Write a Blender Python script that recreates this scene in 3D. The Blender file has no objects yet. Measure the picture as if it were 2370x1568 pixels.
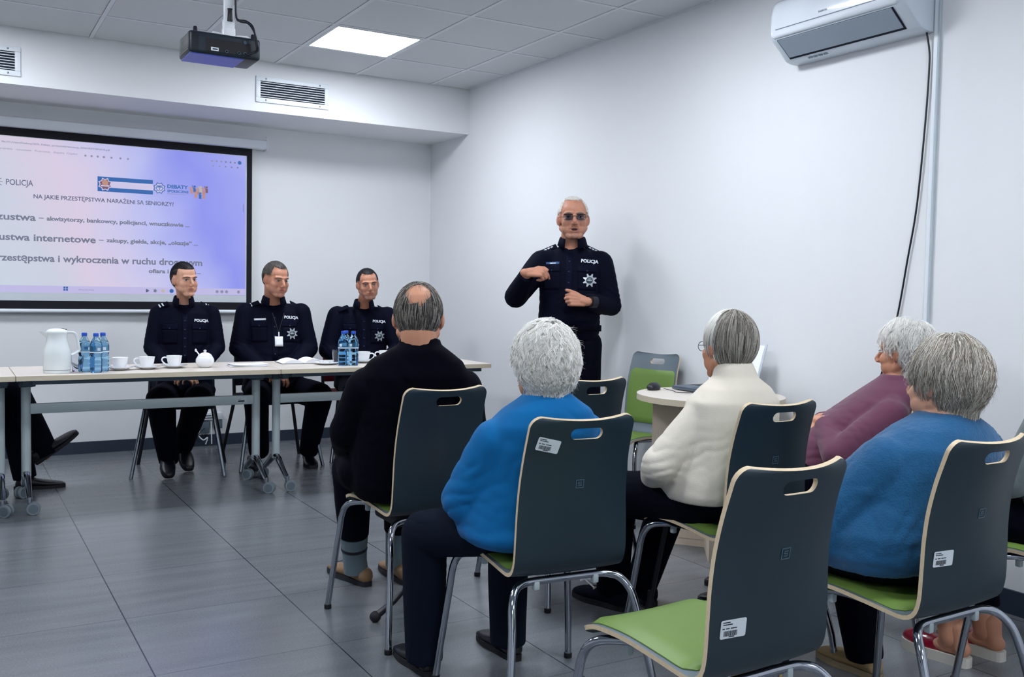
import bpy, bmesh, math, random
import numpy as np
from mathutils import Vector, Matrix, Quaternion
from mathutils.bvhtree import BVHTree
PI = math.pi
random.seed(7)
scn = bpy.context.scene
col = scn.collection

# ------------------------------------------------------------------ camera
F_PX = 2222.2
YAW, PITCH, ROLL = 0.5330, -0.0497, 0.0179
CAM = Vector((-3.5519, -7.4261, 1.2185))
fwd = Vector((math.sin(YAW)*math.cos(PITCH), math.cos(YAW)*math.cos(PITCH), math.sin(PITCH)))
rt = Vector((math.cos(YAW), -math.sin(YAW), 0)); up = rt.cross(fwd)
rt2 = rt*math.cos(ROLL) + up*math.sin(ROLL); up2 = up*math.cos(ROLL) - rt*math.sin(ROLL)
cd = bpy.data.cameras.new('camera'); cam = bpy.data.objects.new('camera', cd); col.objects.link(cam)
cd.sensor_width = 36; cd.lens = F_PX/2370*36; cd.clip_start = .05
cam.matrix_world = Matrix(((rt2.x, up2.x, -fwd.x, CAM.x), (rt2.y, up2.y, -fwd.y, CAM.y), (rt2.z, up2.z, -fwd.z, CAM.z), (0, 0, 0, 1)))
scn.camera = cam

# ------------------------------------------------------------------ world and exposure
w = bpy.data.worlds.new('world'); scn.world = w; w.use_nodes = True
w.node_tree.nodes['Background'].inputs[0].default_value = (.35, .55, .9, 1)
w.node_tree.nodes['Background'].inputs[1].default_value = .05
vs = scn.view_settings; vs.view_transform = 'Standard'; vs.look = 'None'; vs.gamma = 1; vs.exposure = 0.0
try: vs.use_curve_mapping = False
except Exception: pass
LAMP = 37.5
HC = 2.784             # ceiling height
XE, YB, YJ = -.3385, -.68, -1.277   # ceiling grid offsets and bulkhead face
ZB = 2.439             # underside of the bulkhead

# ------------------------------------------------------------------ materials
MATS = {}
def srgb(r, g, b):
    f = lambda c: (c/255/12.92) if c/255 <= .04045 else ((c/255+.055)/1.055)**2.4
    return (f(r), f(g), f(b), 1)
def mat(name, c, rough=.6, metal=0, bump=0, bscale=200, var=.06, vscale=6, spec=.5, em=0, trans=0, ior=1.45, sheen=0, coat=0, stretch=None, alpha=1):
    if name in MATS: return MATS[name]
    m = bpy.data.materials.new(name); m.use_nodes = True; nt = m.node_tree; N = nt.nodes; L = nt.links
    b = N['Principled BSDF']; base = srgb(*c)
    tc = N.new('ShaderNodeTexCoord'); nz = N.new('ShaderNodeTexNoise'); nz.inputs['Scale'].default_value = vscale; nz.inputs['Detail'].default_value = 4
    mp = N.new('ShaderNodeMapping'); L.new(tc.outputs['Object'], mp.inputs[0]); L.new(mp.outputs[0], nz.inputs['Vector'])
    if stretch: mp.inputs['Scale'].default_value = stretch
    mx = N.new('ShaderNodeMix'); mx.data_type = 'RGBA'
    mx.inputs[6].default_value = tuple(v*(1-var) for v in base[:3])+(1,); mx.inputs[7].default_value = tuple(min(1, v*(1+var)) for v in base[:3])+(1,)
    L.new(nz.outputs[0], mx.inputs[0]); L.new(mx.outputs[2], b.inputs['Base Color'])
    b.inputs['Roughness'].default_value = rough; b.inputs['Metallic'].default_value = metal
    b.inputs['Specular IOR Level'].default_value = spec; b.inputs['IOR'].default_value = ior
    b.inputs['Transmission Weight'].default_value = trans; b.inputs['Sheen Weight'].default_value = sheen; b.inputs['Coat Weight'].default_value = coat
    b.inputs['Alpha'].default_value = alpha
    if em: b.inputs['Emission Color'].default_value = base; b.inputs['Emission Strength'].default_value = em
    if bump:
        n2 = N.new('ShaderNodeTexNoise'); n2.inputs['Scale'].default_value = bscale; n2.inputs['Detail'].default_value = 3
        L.new(mp.outputs[0], n2.inputs['Vector'])
        bp = N.new('ShaderNodeBump'); bp.inputs['Strength'].default_value = bump; bp.inputs['Distance'].default_value = .002
        L.new(n2.outputs[0], bp.inputs['Height']); L.new(bp.outputs[0], b.inputs['Normal'])
    MATS[name] = m; return m
def emit(name, c, s):
    m = bpy.data.materials.new(name); m.use_nodes = True; N = m.node_tree.nodes
    b = N['Principled BSDF']; b.inputs['Base Color'].default_value = srgb(230, 235, 240); b.inputs['Emission Color'].default_value = srgb(*c); b.inputs['Emission Strength'].default_value = s
    MATS[name] = m; return m
WALL = mat('wall_paint', (228, 230, 233), .75, bump=.08, bscale=260, var=.012, vscale=1.5)
CEILT = mat('ceiling_tile', (206, 210, 213), .9, bump=.25, bscale=420, var=.05, vscale=300)
CEILG = mat('ceiling_grid', (216, 220, 224), .6)
DARK = mat('shadow_gap', (25, 32, 48), .9)
SKIRT = mat('skirting_tile', (44, 54, 70), .35, bump=.05)
CHROME = mat('chrome', (158, 163, 172), .1, 1, var=.02)
ALU = mat('satin_steel', (132, 140, 150), .25, 1, var=.02)
TCOL = mat('silver_paint', (168, 180, 184), .42, .15, var=.02)
DGREY = mat('dark_grey_metal', (58, 76, 90), .5)
TOPW = mat('pale_maple', (214, 205, 196), .38, var=.05, vscale=30, stretch=(.6, 6, 6))
EDGEW = mat('maple_edge', (202, 190, 168), .5, var=.05, vscale=60, stretch=(.5, 6, 6))
PLY = mat('birch_ply_edge', (206, 186, 156), .55, var=.16, vscale=90, stretch=(1, 1, 1))
LAM = mat('slate_laminate', (32, 47, 56), .38, bump=.12, bscale=900, var=.03, vscale=3, spec=.45)
LAMF = mat('grey_laminate', (100, 112, 122), .4, var=.03)
GREEN = mat('green_leatherette', (104, 132, 62), .45, bump=.15, bscale=700, var=.05, vscale=5)
RED = mat('red_fabric', (120, 22, 38), .8, bump=.2)
RUBBER = mat('black_rubber', (16, 18, 26), .7)
BLKP = mat('black_plastic', (14, 17, 28), .38)
CASTER = mat('grey_caster', (112, 124, 132), .5)
CASTD = mat('caster_hub', (86, 98, 108), .45)
PORC = mat('porcelain', (236, 238, 242), .12, var=.01, coat=.3)
STEEL = mat('spoon_steel', (190, 195, 205), .2, 1)
WHITEP = mat('white_plastic', (232, 238, 240), .25, var=.015, coat=.3)
WHITEC = mat('white_casing', (225, 231, 238), .4, var=.01)
WHITES = mat('white_metal', (235, 238, 244), .35, var=.02)
PAPER = mat('paper', (238, 240, 246), .8, var=.02)
LABEL = mat('label_paper', (205, 212, 218), .6)
INK = mat('label_ink', (28, 34, 48), .7)
GLASS = mat('clear_glass', (250, 252, 255), .02, trans=1, ior=1.45, var=0)
PETG = mat('blue_bottle_plastic', (176, 218, 246), .04, trans=1, ior=1.25, var=.05, vscale=20)
CAPB = mat('blue_cap', (22, 78, 190), .4)
SHOEB = mat('black_shoe_leather', (8, 10, 22), .38, bump=.1, bscale=300)

# ------------------------------------------------------------------ object helpers
def tag(o, label=None, cat=None, group=None, kind=None):
    if label: o['label'] = label
    if cat: o['category'] = cat
    if group: o['group'] = group
    if kind: o['kind'] = kind
    return o
def empty(name, loc=(0, 0, 0), rz=0, label=None, cat=None, group=None, kind=None):
    o = bpy.data.objects.new(name, None); col.objects.link(o); o.location = loc; o.rotation_euler = (0, 0, rz); o.empty_display_size = .1
    return tag(o, label, cat, group, kind)
def kids(o): return [c for c in list(col.objects) if c.parent == o]
def copy_tree(o, parent=None):
    c = o.copy(); col.objects.link(c)
    if parent: c.parent = parent
    for ch in kids(o): copy_tree(ch, c)
    return c
class MB:
    """collects closed shapes and links them as one mesh object"""
    def __init__(s): s.v = []; s.f = []; s.m = []
    def add(s, verts, faces, m=0, M=None):
        o = len(s.v)
        for p in verts:
            p = Vector(p)
            if M is not None: p = M @ p
            s.v.append(tuple(p))
        for fc in faces: s.f.append([i+o for i in fc]); s.m.append(m)
        return s
    def bm(s, b, m=0, M=None):
        b.verts.index_update(); s.add([v.co.copy() for v in b.verts], [[v.index for v in f.verts] for f in b.faces], m, M); b.free(); return s
    def box(s, lo, hi, m=0, bev=0, M=None, seg=2):
        b = bmesh.new(); bmesh.ops.create_cube(b, size=1)
        for v in b.verts: v.co = Vector(((lo[i]+hi[i])/2 + v.co[i]*(hi[i]-lo[i]) for i in range(3)))
        if bev: bmesh.ops.bevel(b, geom=list(b.edges), offset=bev, segments=seg, affect='EDGES', profile=.5)
        return s.bm(b, m, M)
    def tube(s, pts, r, n=12, m=0, M=None, cap=True, sc=(1, 1)):
        pts = [Vector(p) for p in pts]; k = len(pts)
        rs = r if isinstance(r, (list, tuple)) else [r]*k
        vs_, fs = [], []; t0 = (pts[1]-pts[0]).normalized()
        nrm = t0.orthogonal().normalized(); prev = t0
        for i, p in enumerate(pts):
            t = (pts[min(i+1, k-1)]-pts[max(i-1, 0)]).normalized()
            nrm = prev.rotation_difference(t) @ nrm; nrm = (nrm - t*nrm.dot(t)).normalized(); prev = t; bn = t.cross(nrm)
            for j in range(n):
                a = 2*PI*j/n; vs_.append(p + nrm*(rs[i]*math.cos(a)*sc[0]) + bn*(rs[i]*math.sin(a)*sc[1]))
        for i in range(k-1):
            for j in range(n): fs.append([i*n+j, i*n+(j+1) % n, (i+1)*n+(j+1) % n, (i+1)*n+j])
        if cap: fs.append(list(range(n))[::-1]); fs.append([(k-1)*n+j for j in range(n)])
        return s.add(vs_, fs, m, M)
    def lathe(s, prof, n=32, m=0, M=None, sx=1, sy=1):
        vs_, fs = [], []
        for r, z in prof:
            for j in range(n): a = 2*PI*j/n; vs_.append((max(r, 1e-5)*math.cos(a)*sx, max(r, 1e-5)*math.sin(a)*sy, z))
        for i in range(len(prof)-1):
            for j in range(n): fs.append([i*n+j, i*n+(j+1) % n, (i+1)*n+(j+1) % n, (i+1)*n+j])
        fs.append(list(range(n))[::-1]); fs.append([(len(prof)-1)*n+j for j in range(n)])
        return s.add(vs_, fs, m, M)
    def ell(s, c, r, m=0, M=None, rot=None, n=20):
        b = bmesh.new(); bmesh.ops.create_uvsphere(b, u_segments=n, v_segments=max(8, n//2), radius=1)
        T = Matrix.Translation(c) @ (rot.to_4x4() if rot is not None else Matrix.Identity(4)) @ Matrix.Diagonal((*r, 1))
        if M is not None: T = M @ T
        return s.bm(b, m, T)
    def cap(s, a, b_, ra, rb, m=0, M=None, n=14, flat=(0, 0)):
        """tapered capsule from a to b, flat[i]=1 leaves that end flat"""
        a = Vector(a); b_ = Vector(b_); d = (b_-a).normalized(); pts, rs = [], []
        if not flat[0]:
            for k in (0, 1, 2, 3): t = k/4*PI/2; pts.append(a-d*ra*math.cos(t)); rs.append(max(ra*math.sin(t), 1e-4))
        for k in range(5): t = k/4; pts.append(a.lerp(b_, t)); rs.append(ra+(rb-ra)*t)
        if not flat[1]:
            for k in (1, 2, 3, 4): t = k/4*PI/2; pts.append(b_+d*rb*math.sin(t)); rs.append(max(rb*math.cos(t), 1e-4))
        return s.tube(pts, rs, n, m, M)
    def prism(s, poly, z0, z1, m=0, M=None, mside=None):
        n = len(poly); v = [(x, y, z0) for x, y in poly]+[(x, y, z1) for x, y in poly]
        s.add(v, [list(range(n))[::-1], [n+i for i in range(n)]], m, M)
        o = len(s.v)-2*n
        for i in range(n): s.f.append([o+i, o+(i+1) % n, o+n+(i+1) % n, o+n+i]); s.m.append(m if mside is None else mside)
        return s
    def mesh(s, name='mesh'):
        me = bpy.data.meshes.new(name); me.from_pydata(s.v, [], s.f); me.update()
        me.polygons.foreach_set('material_index', s.m); return me
    def build(s, name, mats, parent=None, smooth=True, angle=40, recalc=True):
        me = s.mesh(name)
        if recalc:
            b = bmesh.new(); b.from_mesh(me); bmesh.ops.recalc_face_normals(b, faces=b.faces); b.to_mesh(me); b.free()
        for m in (mats if isinstance(mats, (list, tuple)) else [mats]): me.materials.append(m)
        if smooth: shade(me, angle)
        o = bpy.data.objects.new(name, me); col.objects.link(o)
        if parent: o.parent = parent
        return o
def shade(me, angle=40):
    me.polygons.foreach_set('use_smooth', [True]*len(me.polygons))
    try: me.set_sharp_from_angle(angle=math.radians(angle))
    except Exception: pass
def evald(o):
    dg = bpy.context.evaluated_depsgraph_get(); dg.update()
    return bpy.data.meshes.new_from_object(o.evaluated_get(dg))
def catmull(P, n=8):
    P = [Vector(p) for p in P]; out = []
    for i in range(len(P)-1):
        a = P[max(i-1, 0)]; b = P[i]; c = P[i+1]; d = P[min(i+2, len(P)-1)]
        for k in range(n):
            t = k/n; out.append(.5*((2*b)+(c-a)*t+(2*a-5*b+4*c-d)*t*t+(3*b-a-3*c+d)*t**3))
    out.append(P[-1]); return out
FONTBOLD = None
def text_mesh(txt, size, extrude=.0006, bold=.0, align='LEFT', shear=0, sx=1.0):
    cu = bpy.data.curves.new('t', 'FONT'); cu.body = txt; cu.size = size; cu.extrude = extrude; cu.offset = bold; cu.align_x = align; cu.resolution_u = 3; cu.shear = shear
    o = bpy.data.objects.new('t', cu); col.objects.link(o); me = evald(o); bpy.data.objects.remove(o)
    if sx != 1.0:
        for v in me.vertices: v.co.x *= sx
    return me
def text(name, txt, size, M, m, parent, **k):
    me = text_mesh(txt, size, **k); me.transform(M); me.materials.clear(); me.materials.append(m); o = bpy.data.objects.new(name, me); col.objects.link(o); o.parent = parent; return o
# ================================================================== the room
X0, Y0 = -6.6, -9.6
def struct(name, mb, mats, **k): return tag(mb.build(name, mats, None, **k), kind='structure')
# floor with a procedural tile pattern
fm = bpy.data.materials.new('stone_floor_tile'); fm.use_nodes = True; N = fm.node_tree.nodes; L = fm.node_tree.links; pb = N['Principled BSDF']
def nmath(op, a, b=None, c=None):
    n = N.new('ShaderNodeMath'); n.operation = op
    for i, x in enumerate((a, b, c)):
        if x is None: continue
        if isinstance(x, (int, float)): n.inputs[i].default_value = x
        else: L.new(x, n.inputs[i])
    return n.outputs[0]
tc = N.new('ShaderNodeTexCoord'); sp = N.new('ShaderNodeSeparateXYZ'); L.new(tc.outputs['Object'], sp.inputs[0])
def grid(coord, off, size, wd):
    t = nmath('DIVIDE', nmath('SUBTRACT', coord, off-100*size), size); fr = nmath('FRACT', t); d = nmath('ABSOLUTE', nmath('SUBTRACT', fr, .5))
    return nmath('GREATER_THAN', d, .5-wd/size/2), nmath('FLOOR', t)
gx, ix = grid(sp.outputs[0], -3.0027, .5906, .0045); gy, iy = grid(sp.outputs[1], -.8296, .5856, .0035)
grout = nmath('MAXIMUM', gx, nmath('MULTIPLY', gy, .55))
cb = N.new('ShaderNodeCombineXYZ'); L.new(ix, cb.inputs[0]); L.new(iy, cb.inputs[1])
wn = N.new('ShaderNodeTexWhiteNoise'); L.new(cb.outputs[0], wn.inputs['Vector'])
mp = N.new('ShaderNodeMapping'); mp.inputs['Scale'].default_value = (1.2, 9, 1); L.new(tc.outputs['Object'], mp.inputs[0])
st = N.new('ShaderNodeTexNoise'); st.inputs['Scale'].default_value = 1.7; st.inputs['Detail'].default_value = 5; L.new(mp.outputs[0], st.inputs['Vector'])
fine = N.new('ShaderNodeTexNoise'); fine.inputs['Scale'].default_value = 160; fine.inputs['Detail'].default_value = 3; L.new(tc.outputs['Object'], fine.inputs['Vector'])
val = nmath('ADD', nmath('MULTIPLY', nmath('SUBTRACT', st.outputs[0], .5), .55), nmath('ADD', nmath('MULTIPLY', nmath('SUBTRACT', fine.outputs[0], .5), .8), nmath('MULTIPLY', wn.outputs[0], .12)))
val = nmath('ADD', val, .5)
cr = N.new('ShaderNodeMix'); cr.data_type = 'RGBA'; cr.inputs[6].default_value = srgb(78, 82, 88); cr.inputs[7].default_value = srgb(124, 128, 134); L.new(val, cr.inputs[0])
cg = N.new('ShaderNodeMix'); cg.data_type = 'RGBA'; L.new(grout, cg.inputs[0]); L.new(cr.outputs[2], cg.inputs[6]); cg.inputs[7].default_value = srgb(34, 40, 52); L.new(cg.outputs[2], pb.inputs['Base Color'])
L.new(nmath('ADD', nmath('MULTIPLY', val, .12), .17), pb.inputs['Roughness']); pb.inputs['Specular IOR Level'].default_value = .6
bp = N.new('ShaderNodeBump'); bp.inputs['Strength'].default_value = .25; bp.inputs['Distance'].default_value = .001
L.new(nmath('SUBTRACT', nmath('MULTIPLY', fine.outputs[0], .5), grout), bp.inputs['Height']); L.new(bp.outputs[0], pb.inputs['Normal'])
struct('floor', MB().box((X0-.2, Y0-.2, -.1), (.2, .2, 0)), fm, smooth=False)
struct('wall_back', MB().box((X0-.2, 0, 0), (.2, .2, HC+.2)), WALL, smooth=False)
struct('wall_right', MB().box((0, Y0-.2, 0), (.2, 0, HC+.2)), WALL, smooth=False)
struct('wall_left', MB().box((X0-.2, Y0-.2, 0), (X0, 0, HC+.2)), WALL, smooth=False)
struct('wall_front', MB().box((X0, Y0-.2, 0), (0, Y0, HC+.2)), WALL, smooth=False)
struct('wall_bulkhead', MB().box((X0, YB, ZB), (0, 0, HC+.15)), WALL, smooth=False)
# ceiling: tiles and grid bars
mb = MB(); mb.box((X0, Y0, HC+.012), (0, YB, HC+.1), 2)
PANELS = [(cx, cy) for cx in (0, 4) for cy in (0, 4, 8, 12)]
nx = int((-X0)/.6)+2; ny = int((-Y0)/.6)+2
for i in range(-1, nx):
    for j in range(-1, ny):
        x1 = XE-.6*i; x0 = x1-.6; y1 = YJ-.6*j; y0 = y1-.6
        if (i-1, j) in PANELS: continue
        a = (max(x0+.015, X0), max(y0+.015, Y0)); b = (min(x1-.015, -.004), min(y1-.015, YB-.004))
        if b[0]-a[0] < .03 or b[1]-a[1] < .03: continue
        mb.box((*a, HC+.003), (*b, HC+.02), 0)
for i in range(0, nx): x = XE-.6*i; mb.box((x-.012, Y0, HC), (x+.012, YB, HC+.02), 1)
for j in range(0, ny): y = YJ-.6*j; mb.box((X0, y-.011, HC+.0005), (0, y+.011, HC+.02), 1)
mb.box((-.02, Y0, HC-.004), (0, YB, HC+.006), 1)
struct('ceiling', mb, [CEILT, CEILG, DARK], smooth=False)
struct('baseboard_back', MB().box((X0, -.012, 0), (0, 0, .085), 0, .002), SKIRT, smooth=False)
struct('baseboard_right', MB().box((-.012, Y0, 0), (0, -.012, .095), 0, .002), SKIRT, smooth=False)
struct('baseboard_left', MB().box((X0, Y0, 0), (X0+.012, -.012, .085), 0, .002), SKIRT, smooth=False)
# trunking on the right wall
mb = MB(); mb.box((-.010, -4.842, 0), (0, -4.822, HC), 0, .002); mb.box((-.014, -4.852, 0), (0, -4.8425, HC), 1, .002)
struct('trim_1', mb, [WHITEC, mat('grey_trunking', (178, 188, 196), .5)], smooth=False)
# lamp panels set in the ceiling grid
LED = emit('lamp_diffuser', (242, 248, 255), LAMP)
first = None
lampname = ['ceiling panel lamp shining nearest the corner, between the projector and the right wall', ]
for i, j in PANELS:
    x1 = XE-.6*(i+1); y1 = YJ-.6*j; cxp, cyp = x1-.3, y1-.3
    if cxp < X0+.3 or cyp < Y0+.3: continue
    if first is None:
        r = empty('ceiling_lamp', (cxp, cyp, HC)); fr = MB()
        for a, b in (((-.286, -.286), (.286, -.268)), ((-.286, .268), (.286, .286)), ((-.286, -.268), (-.268, .268)), ((.268, -.268), (.286, .268))): fr.box((*a, -.001), (*b, .018), 0)
        fr.build('lamp_frame', CEILG, r, smooth=False)
        ob = bpy.data.objects.new('diffuser', None)
        poly = []
        for sx, sy, a0 in ((1, 1, 0), (-1, 1, 90), (-1, -1, 180), (1, -1, 270)):
            for k in range(5): a = math.radians(a0+k*22.5); poly.append((sx*.253+.015*math.cos(a), sy*.253+.015*math.sin(a)))
        MB().prism(poly, .002, .012).build('diffuser', LED, r, smooth=False); bpy.data.objects.remove(ob)
        tag(r, 'square white ceiling panel lamp glowing in the tile grid, right of the projector', 'lamp', 'ceiling panel lamps'); first = r
    else:
        r = copy_tree(first); r.location = (cxp, cyp, HC)
        r['label'] = 'square ceiling panel lamp in the tile grid, outside the picture' if False else 'square white ceiling panel lamp further along the ceiling, outside the picture'
# air vents on the bulkhead face
def vent(x0, x1, z0, z1, label):
    r = empty('air_vent', ((x0+x1)/2, YB, (z0+z1)/2), 0, label, 'vent', 'air vents on the bulkhead'); w_, h = (x1-x0)/2, (z1-z0)/2
    f = MB(); t = .032
    for a, b in (((-w_, -h), (w_, -h+t)), ((-w_, h-t), (w_, h)), ((-w_, -h+t), (-w_+t, h-t)), ((w_-t, -h+t), (w_, h-t))): f.box((a[0], -.012, a[1]), (b[0], 0, b[1]), 0, .003)
    f.build('vent_frame', WHITEC, r)
    MB().box((-w_+t, -.0015, -h+t), (w_-t, -.0005, h-t)).build('dark_backing', DARK, r, smooth=False)
    n = 7
    for k in range(n):
        z = -h+t+(k+.5)*(2*h-2*t)/n
        MB().box((-w_+t, -.011, z-.002), (w_-t, -.003, z+.002), 0, 0, Matrix.Rotation(0, 4, 'X')).build('slat', WHITEC, r, smooth=False)
    v = MB()
    for k in range(1, 8): x = -w_+t+k*(2*w_-2*t)/8; v.box((x-.001, -.003, -h+t), (x+.001, -.0015, h-t))
    v.build('vertical_vanes', mat('dim_vane', (60, 75, 90), .6), r, smooth=False)
    for sx in (-1, 1):
        for sz in (-1, 1):
            MB().ell((sx*(w_-.07), -.012, sz*(h-.016)), (.006, .003, .006)).build('screw', ALU, r)
vent(-1.68, -1.15, 2.503, 2.683, 'rectangular white air vent with dark slats, right of the projector')
vent(-3.67, -3.14, 2.488, 2.668, 'white slatted air vent cut off by the left edge of the picture')

# ================================================================== projection screen
SX0, SX1 = -3.86, -1.53
sc = empty('projection_screen', (0, 0, 0), 0, 'pull-down projection screen with black border showing a violet-tinted slide', 'projection screen')
m = MB(); m.box((SX0-.1, -.1, 2.262), (-1.425, -.015, 2.33), 0, .012); m.build('roller_case', WHITEC, sc)
m = MB(); m.box((-1.432, -.1, 2.255), (-1.418, -.012, 2.335), 0, .003); m.tube([(-1.42, -.05, 2.33), (-1.415, -.05, 2.36), (-1.425, -.04, 2.368)], .004, 8); m.build('end_bracket', WHITEC, sc)
BLKS = mat('black_screen_border', (6, 8, 22), .8)
m = MB(); yb0, yb1 = -.052, -.048
m.box((SX0, yb0, 2.207), (SX1, yb1, 2.266)); m.box((SX0, yb0, 1.036), (SX1, yb1, 1.092)); m.box((SX1-.04, yb0, 1.092), (SX1, yb1, 2.207)); m.box((SX0, yb0, 1.092), (SX0+.04, yb1, 2.207))
m.build('screen_border', BLKS, sc, smooth=False)
MB().box((SX0+.04, -.0505, 1.092), (SX1-.04, -.0495, 2.207)).build('screen_fabric', mat('screen_white', (206, 212, 220), .8), sc, smooth=False)
m = MB(); m.tube([(SX0, -.052, 1.022), (SX1+.015, -.052, 1.022)], .014, 12, 0, None, True); m.build('bottom_bar', WHITEC, sc)
# the projected slide, a glowing picture
IX0, IX1, IZ0, IZ1 = SX0+.05, -1.578, 1.146, 2.203
sm = bpy.data.materials.new('projected_slide'); sm.use_nodes = True; N = sm.node_tree.nodes; L = sm.node_tree.links; pb = N['Principled BSDF']
tc = N.new('ShaderNodeTexCoord'); sp = N.new('ShaderNodeSeparateXYZ'); L.new(tc.outputs['Object'], sp.inputs[0])
nz = N.new('ShaderNodeTexNoise'); nz.inputs['Scale'].default_value = 1.6; nz.inputs['Detail'].default_value = 2; L.new(tc.outputs['Object'], nz.inputs['Vector'])
u_ = nmath('ADD', nmath('SUBTRACT', sp.outputs[0], -3.25), nmath('ADD', nmath('MULTIPLY', nmath('SUBTRACT', sp.outputs[2], 1.15), .42), nmath('MULTIPLY', nmath('SUBTRACT', nz.outputs[0], .5), .7)))
rp = N.new('ShaderNodeValToRGB'); L.new(nmath('DIVIDE', u_, 2.1), rp.inputs[0]); e = rp.color_ramp.elements
e[0].position = .0; e[0].color = srgb(205, 216, 226); e[1].position = 1; e[1].color = srgb(176, 180, 240)
for p_, c_ in ((.16, (208, 212, 226)), (.30, (222, 208, 228)), (.46, (212, 206, 236)), (.62, (188, 192, 244)), (.78, (142, 148, 240)), (.9, (160, 164, 242))):
    q = rp.color_ramp.elements.new(p_); q.color = srgb(*c_)
pb.inputs['Base Color'].default_value = srgb(60, 62, 80); pb.inputs['Roughness'].default_value = .9
L.new(rp.outputs[0], pb.inputs['Emission Color']); pb.inputs['Emission Strength'].default_value = .88
sl = MB().box((IX0, -.0515, IZ0), (IX1, -.0506, IZ1)).build('slide_picture', sm, sc, smooth=False)
def slide_mat(n, c): return emit(n, c, .62) if n not in MATS else MATS[n]
TG = slide_mat('slide_grey_text', (136, 142, 168)); TD = slide_mat('slide_dark_text', (104, 110, 146)); TB = slide_mat('slide_blue', (36, 116, 205)); TW = slide_mat('slide_pale', (214, 206, 240)); TO = slide_mat('slide_orange', (226, 168, 150)); TR = slide_mat('slide_brown', (142, 96, 120)); TL = slide_mat('slide_faint', (164, 166, 200)); TY = slide_mat('slide_yellow', (232, 216, 190))
for q in (TG, TD, TB, TW, TO, TR, TL, TY): q.node_tree.nodes['Principled BSDF'].inputs['Base Color'].default_value = srgb(20, 22, 34)
TW.node_tree.nodes['Principled BSDF'].inputs['Emission Strength'].default_value = .86
def slide_T(x, z, k=0): return Matrix.Translation((x, -.0522-k*.0004, z)) @ Matrix.Rotation(PI/2, 4, 'X')
def slide_text(t, x, z, size, m, **k): return text('slide_text', t, size, slide_T(x, z), m, sl, extrude=.0001, **k)
def slide_w(t, size, width, x, z, m, bold=0):
    me = text_mesh(t, size, .0001, bold); xs = [v.co.x for v in me.vertices]; s_ = width/(max(xs)-min(xs))
    for v in me.vertices: v.co.x = (v.co.x-min(xs))*s_
    me.transform(slide_T(x, z)); me.materials.clear(); me.materials.append(m); o = bpy.data.objects.new('slide_text', me); col.objects.link(o); o.parent = sl
# ---- writing on the slide
def slide_box(name, x0, z0, x1, z1, m, k=0):
    return MB().box((x0, -.0523-k*.0004, z0), (x1, -.0519-k*.0004, z1)).build(name, m, sl, smooth=False)
def star(n, r0, r1, x, z, m, k=0, sl_=None, ph=0, name='slide_star'):
    P = []
    for i in range(2*n):
        a = ph+PI*i/n; r = r0 if i % 2 == 0 else r1; P.append((x+r*math.cos(a), z+r*math.sin(a)))
    Mx = Matrix(((1, 0, 0, 0), (0, 0, -1, -.0521-k*.0004), (0, 1, 0, 0), (0, 0, 0, 1)))
    return MB().prism(P, 0, .0003, 0, Mx).build(name, m, sl_ or sl, smooth=False)
slide_w('POLICJA', .055, .165, -3.195, 1.876, TD, .0005)
b = MB()
for i in range(12):
    a = 2*PI*i/12; b.box((.022, -.0525, -.002), (.047, -.052, .002), 0, 0, Matrix.Translation((-3.262, 0, 1.893)) @ Matrix.Rotation(a, 4, 'Y'))
b.build('slide_emblem', TG, sl, smooth=False)
slide_box('slide_flag', -2.622, 1.945, -2.25, 1.974, TB); slide_box('slide_flag', -2.622, 1.87, -2.25, 1.899, TB); slide_box('slide_flag', -2.622, 1.899, -2.585, 1.945, TB)
slide_box('slide_flag_band', -2.585, 1.899, -2.25, 1.945, TW)
star(8, .049, .036, -2.572, 1.921, TW, 1, ph=PI/8); star(8, .040, .030, -2.572, 1.921, TR, 2, ph=PI/8); star(24, .022, .020, -2.572, 1.932, TO, 3)
slide_box('slide_emblem_band', -2.6, 1.906, -2.544, 1.916, TW, 3)
star(8, .044, .034, -2.205, 1.92, TB, 0, ph=PI/8); star(8, .036, .028, -2.205, 1.92, TW, 1, ph=PI/8); star(24, .024, .0235, -2.205, 1.92, TB, 2); star(24, .019, .0185, -2.205, 1.92, TW, 3)
P = [(-2.222+.017*(1-math.cos(PI*i/8)), 1.923+.012*math.sin(PI*i/8)) for i in range(9)]
Mx = Matrix(((1, 0, 0, 0), (0, 0, -1, -.0539), (0, 1, 0, 0), (0, 0, 0, 1)))
MB().prism(P, 0, .0003, 0, Mx).build('slide_cap_symbol', TB, sl, smooth=False); slide_box('slide_cap_symbol', -2.209, 1.908, -2.2, 1.918, TB, 4)
slide_w('DEBATY', .036, .146, -2.15, 1.925, TB, .0012); slide_w('SPOŁECZNE', .024, .15, -2.15, 1.895, TB, .0008); slide_box('slide_line', -2.15, 1.882, -2.02, 1.885, TL)
# crowd of small coloured figures
for i, (dx, dz, mm_) in enumerate(((0, 0, TO), (.022, .012, TB), (.044, -.004, TO), (.066, .01, TY), (.09, 0, TO), (.11, .012, TR), (.03, -.03, TO), (.062, -.034, TB), (.09, -.032, TO))):
    x, z = -1.978+dx, 1.92+dz
    q = MB(); q.box((x-.009, -.0524, z-.026), (x+.009, -.052, z+.006)); q.lathe([(.0001, 0), (.0085, 0), (.0085, .0004), (.0001, .0004)], 12, 0, Matrix.Translation((x, -.052, z+.016)) @ Matrix.Rotation(PI/2, 4, 'X'))
    q.box((-.0025, -.0524, 0), (.0025, -.052, .026), 0, 0, Matrix.Translation((x-.007, 0, z)) @ Matrix.Rotation(-.4, 4, 'Y')); q.build('slide_figure', mm_, sl, smooth=False)
slide_w('NA JAKIE PRZESTĘPSTWA NARAŻENI SĄ SENIORZY?', .04, .923, -3.028, 1.794, TD, .0006)
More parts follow.
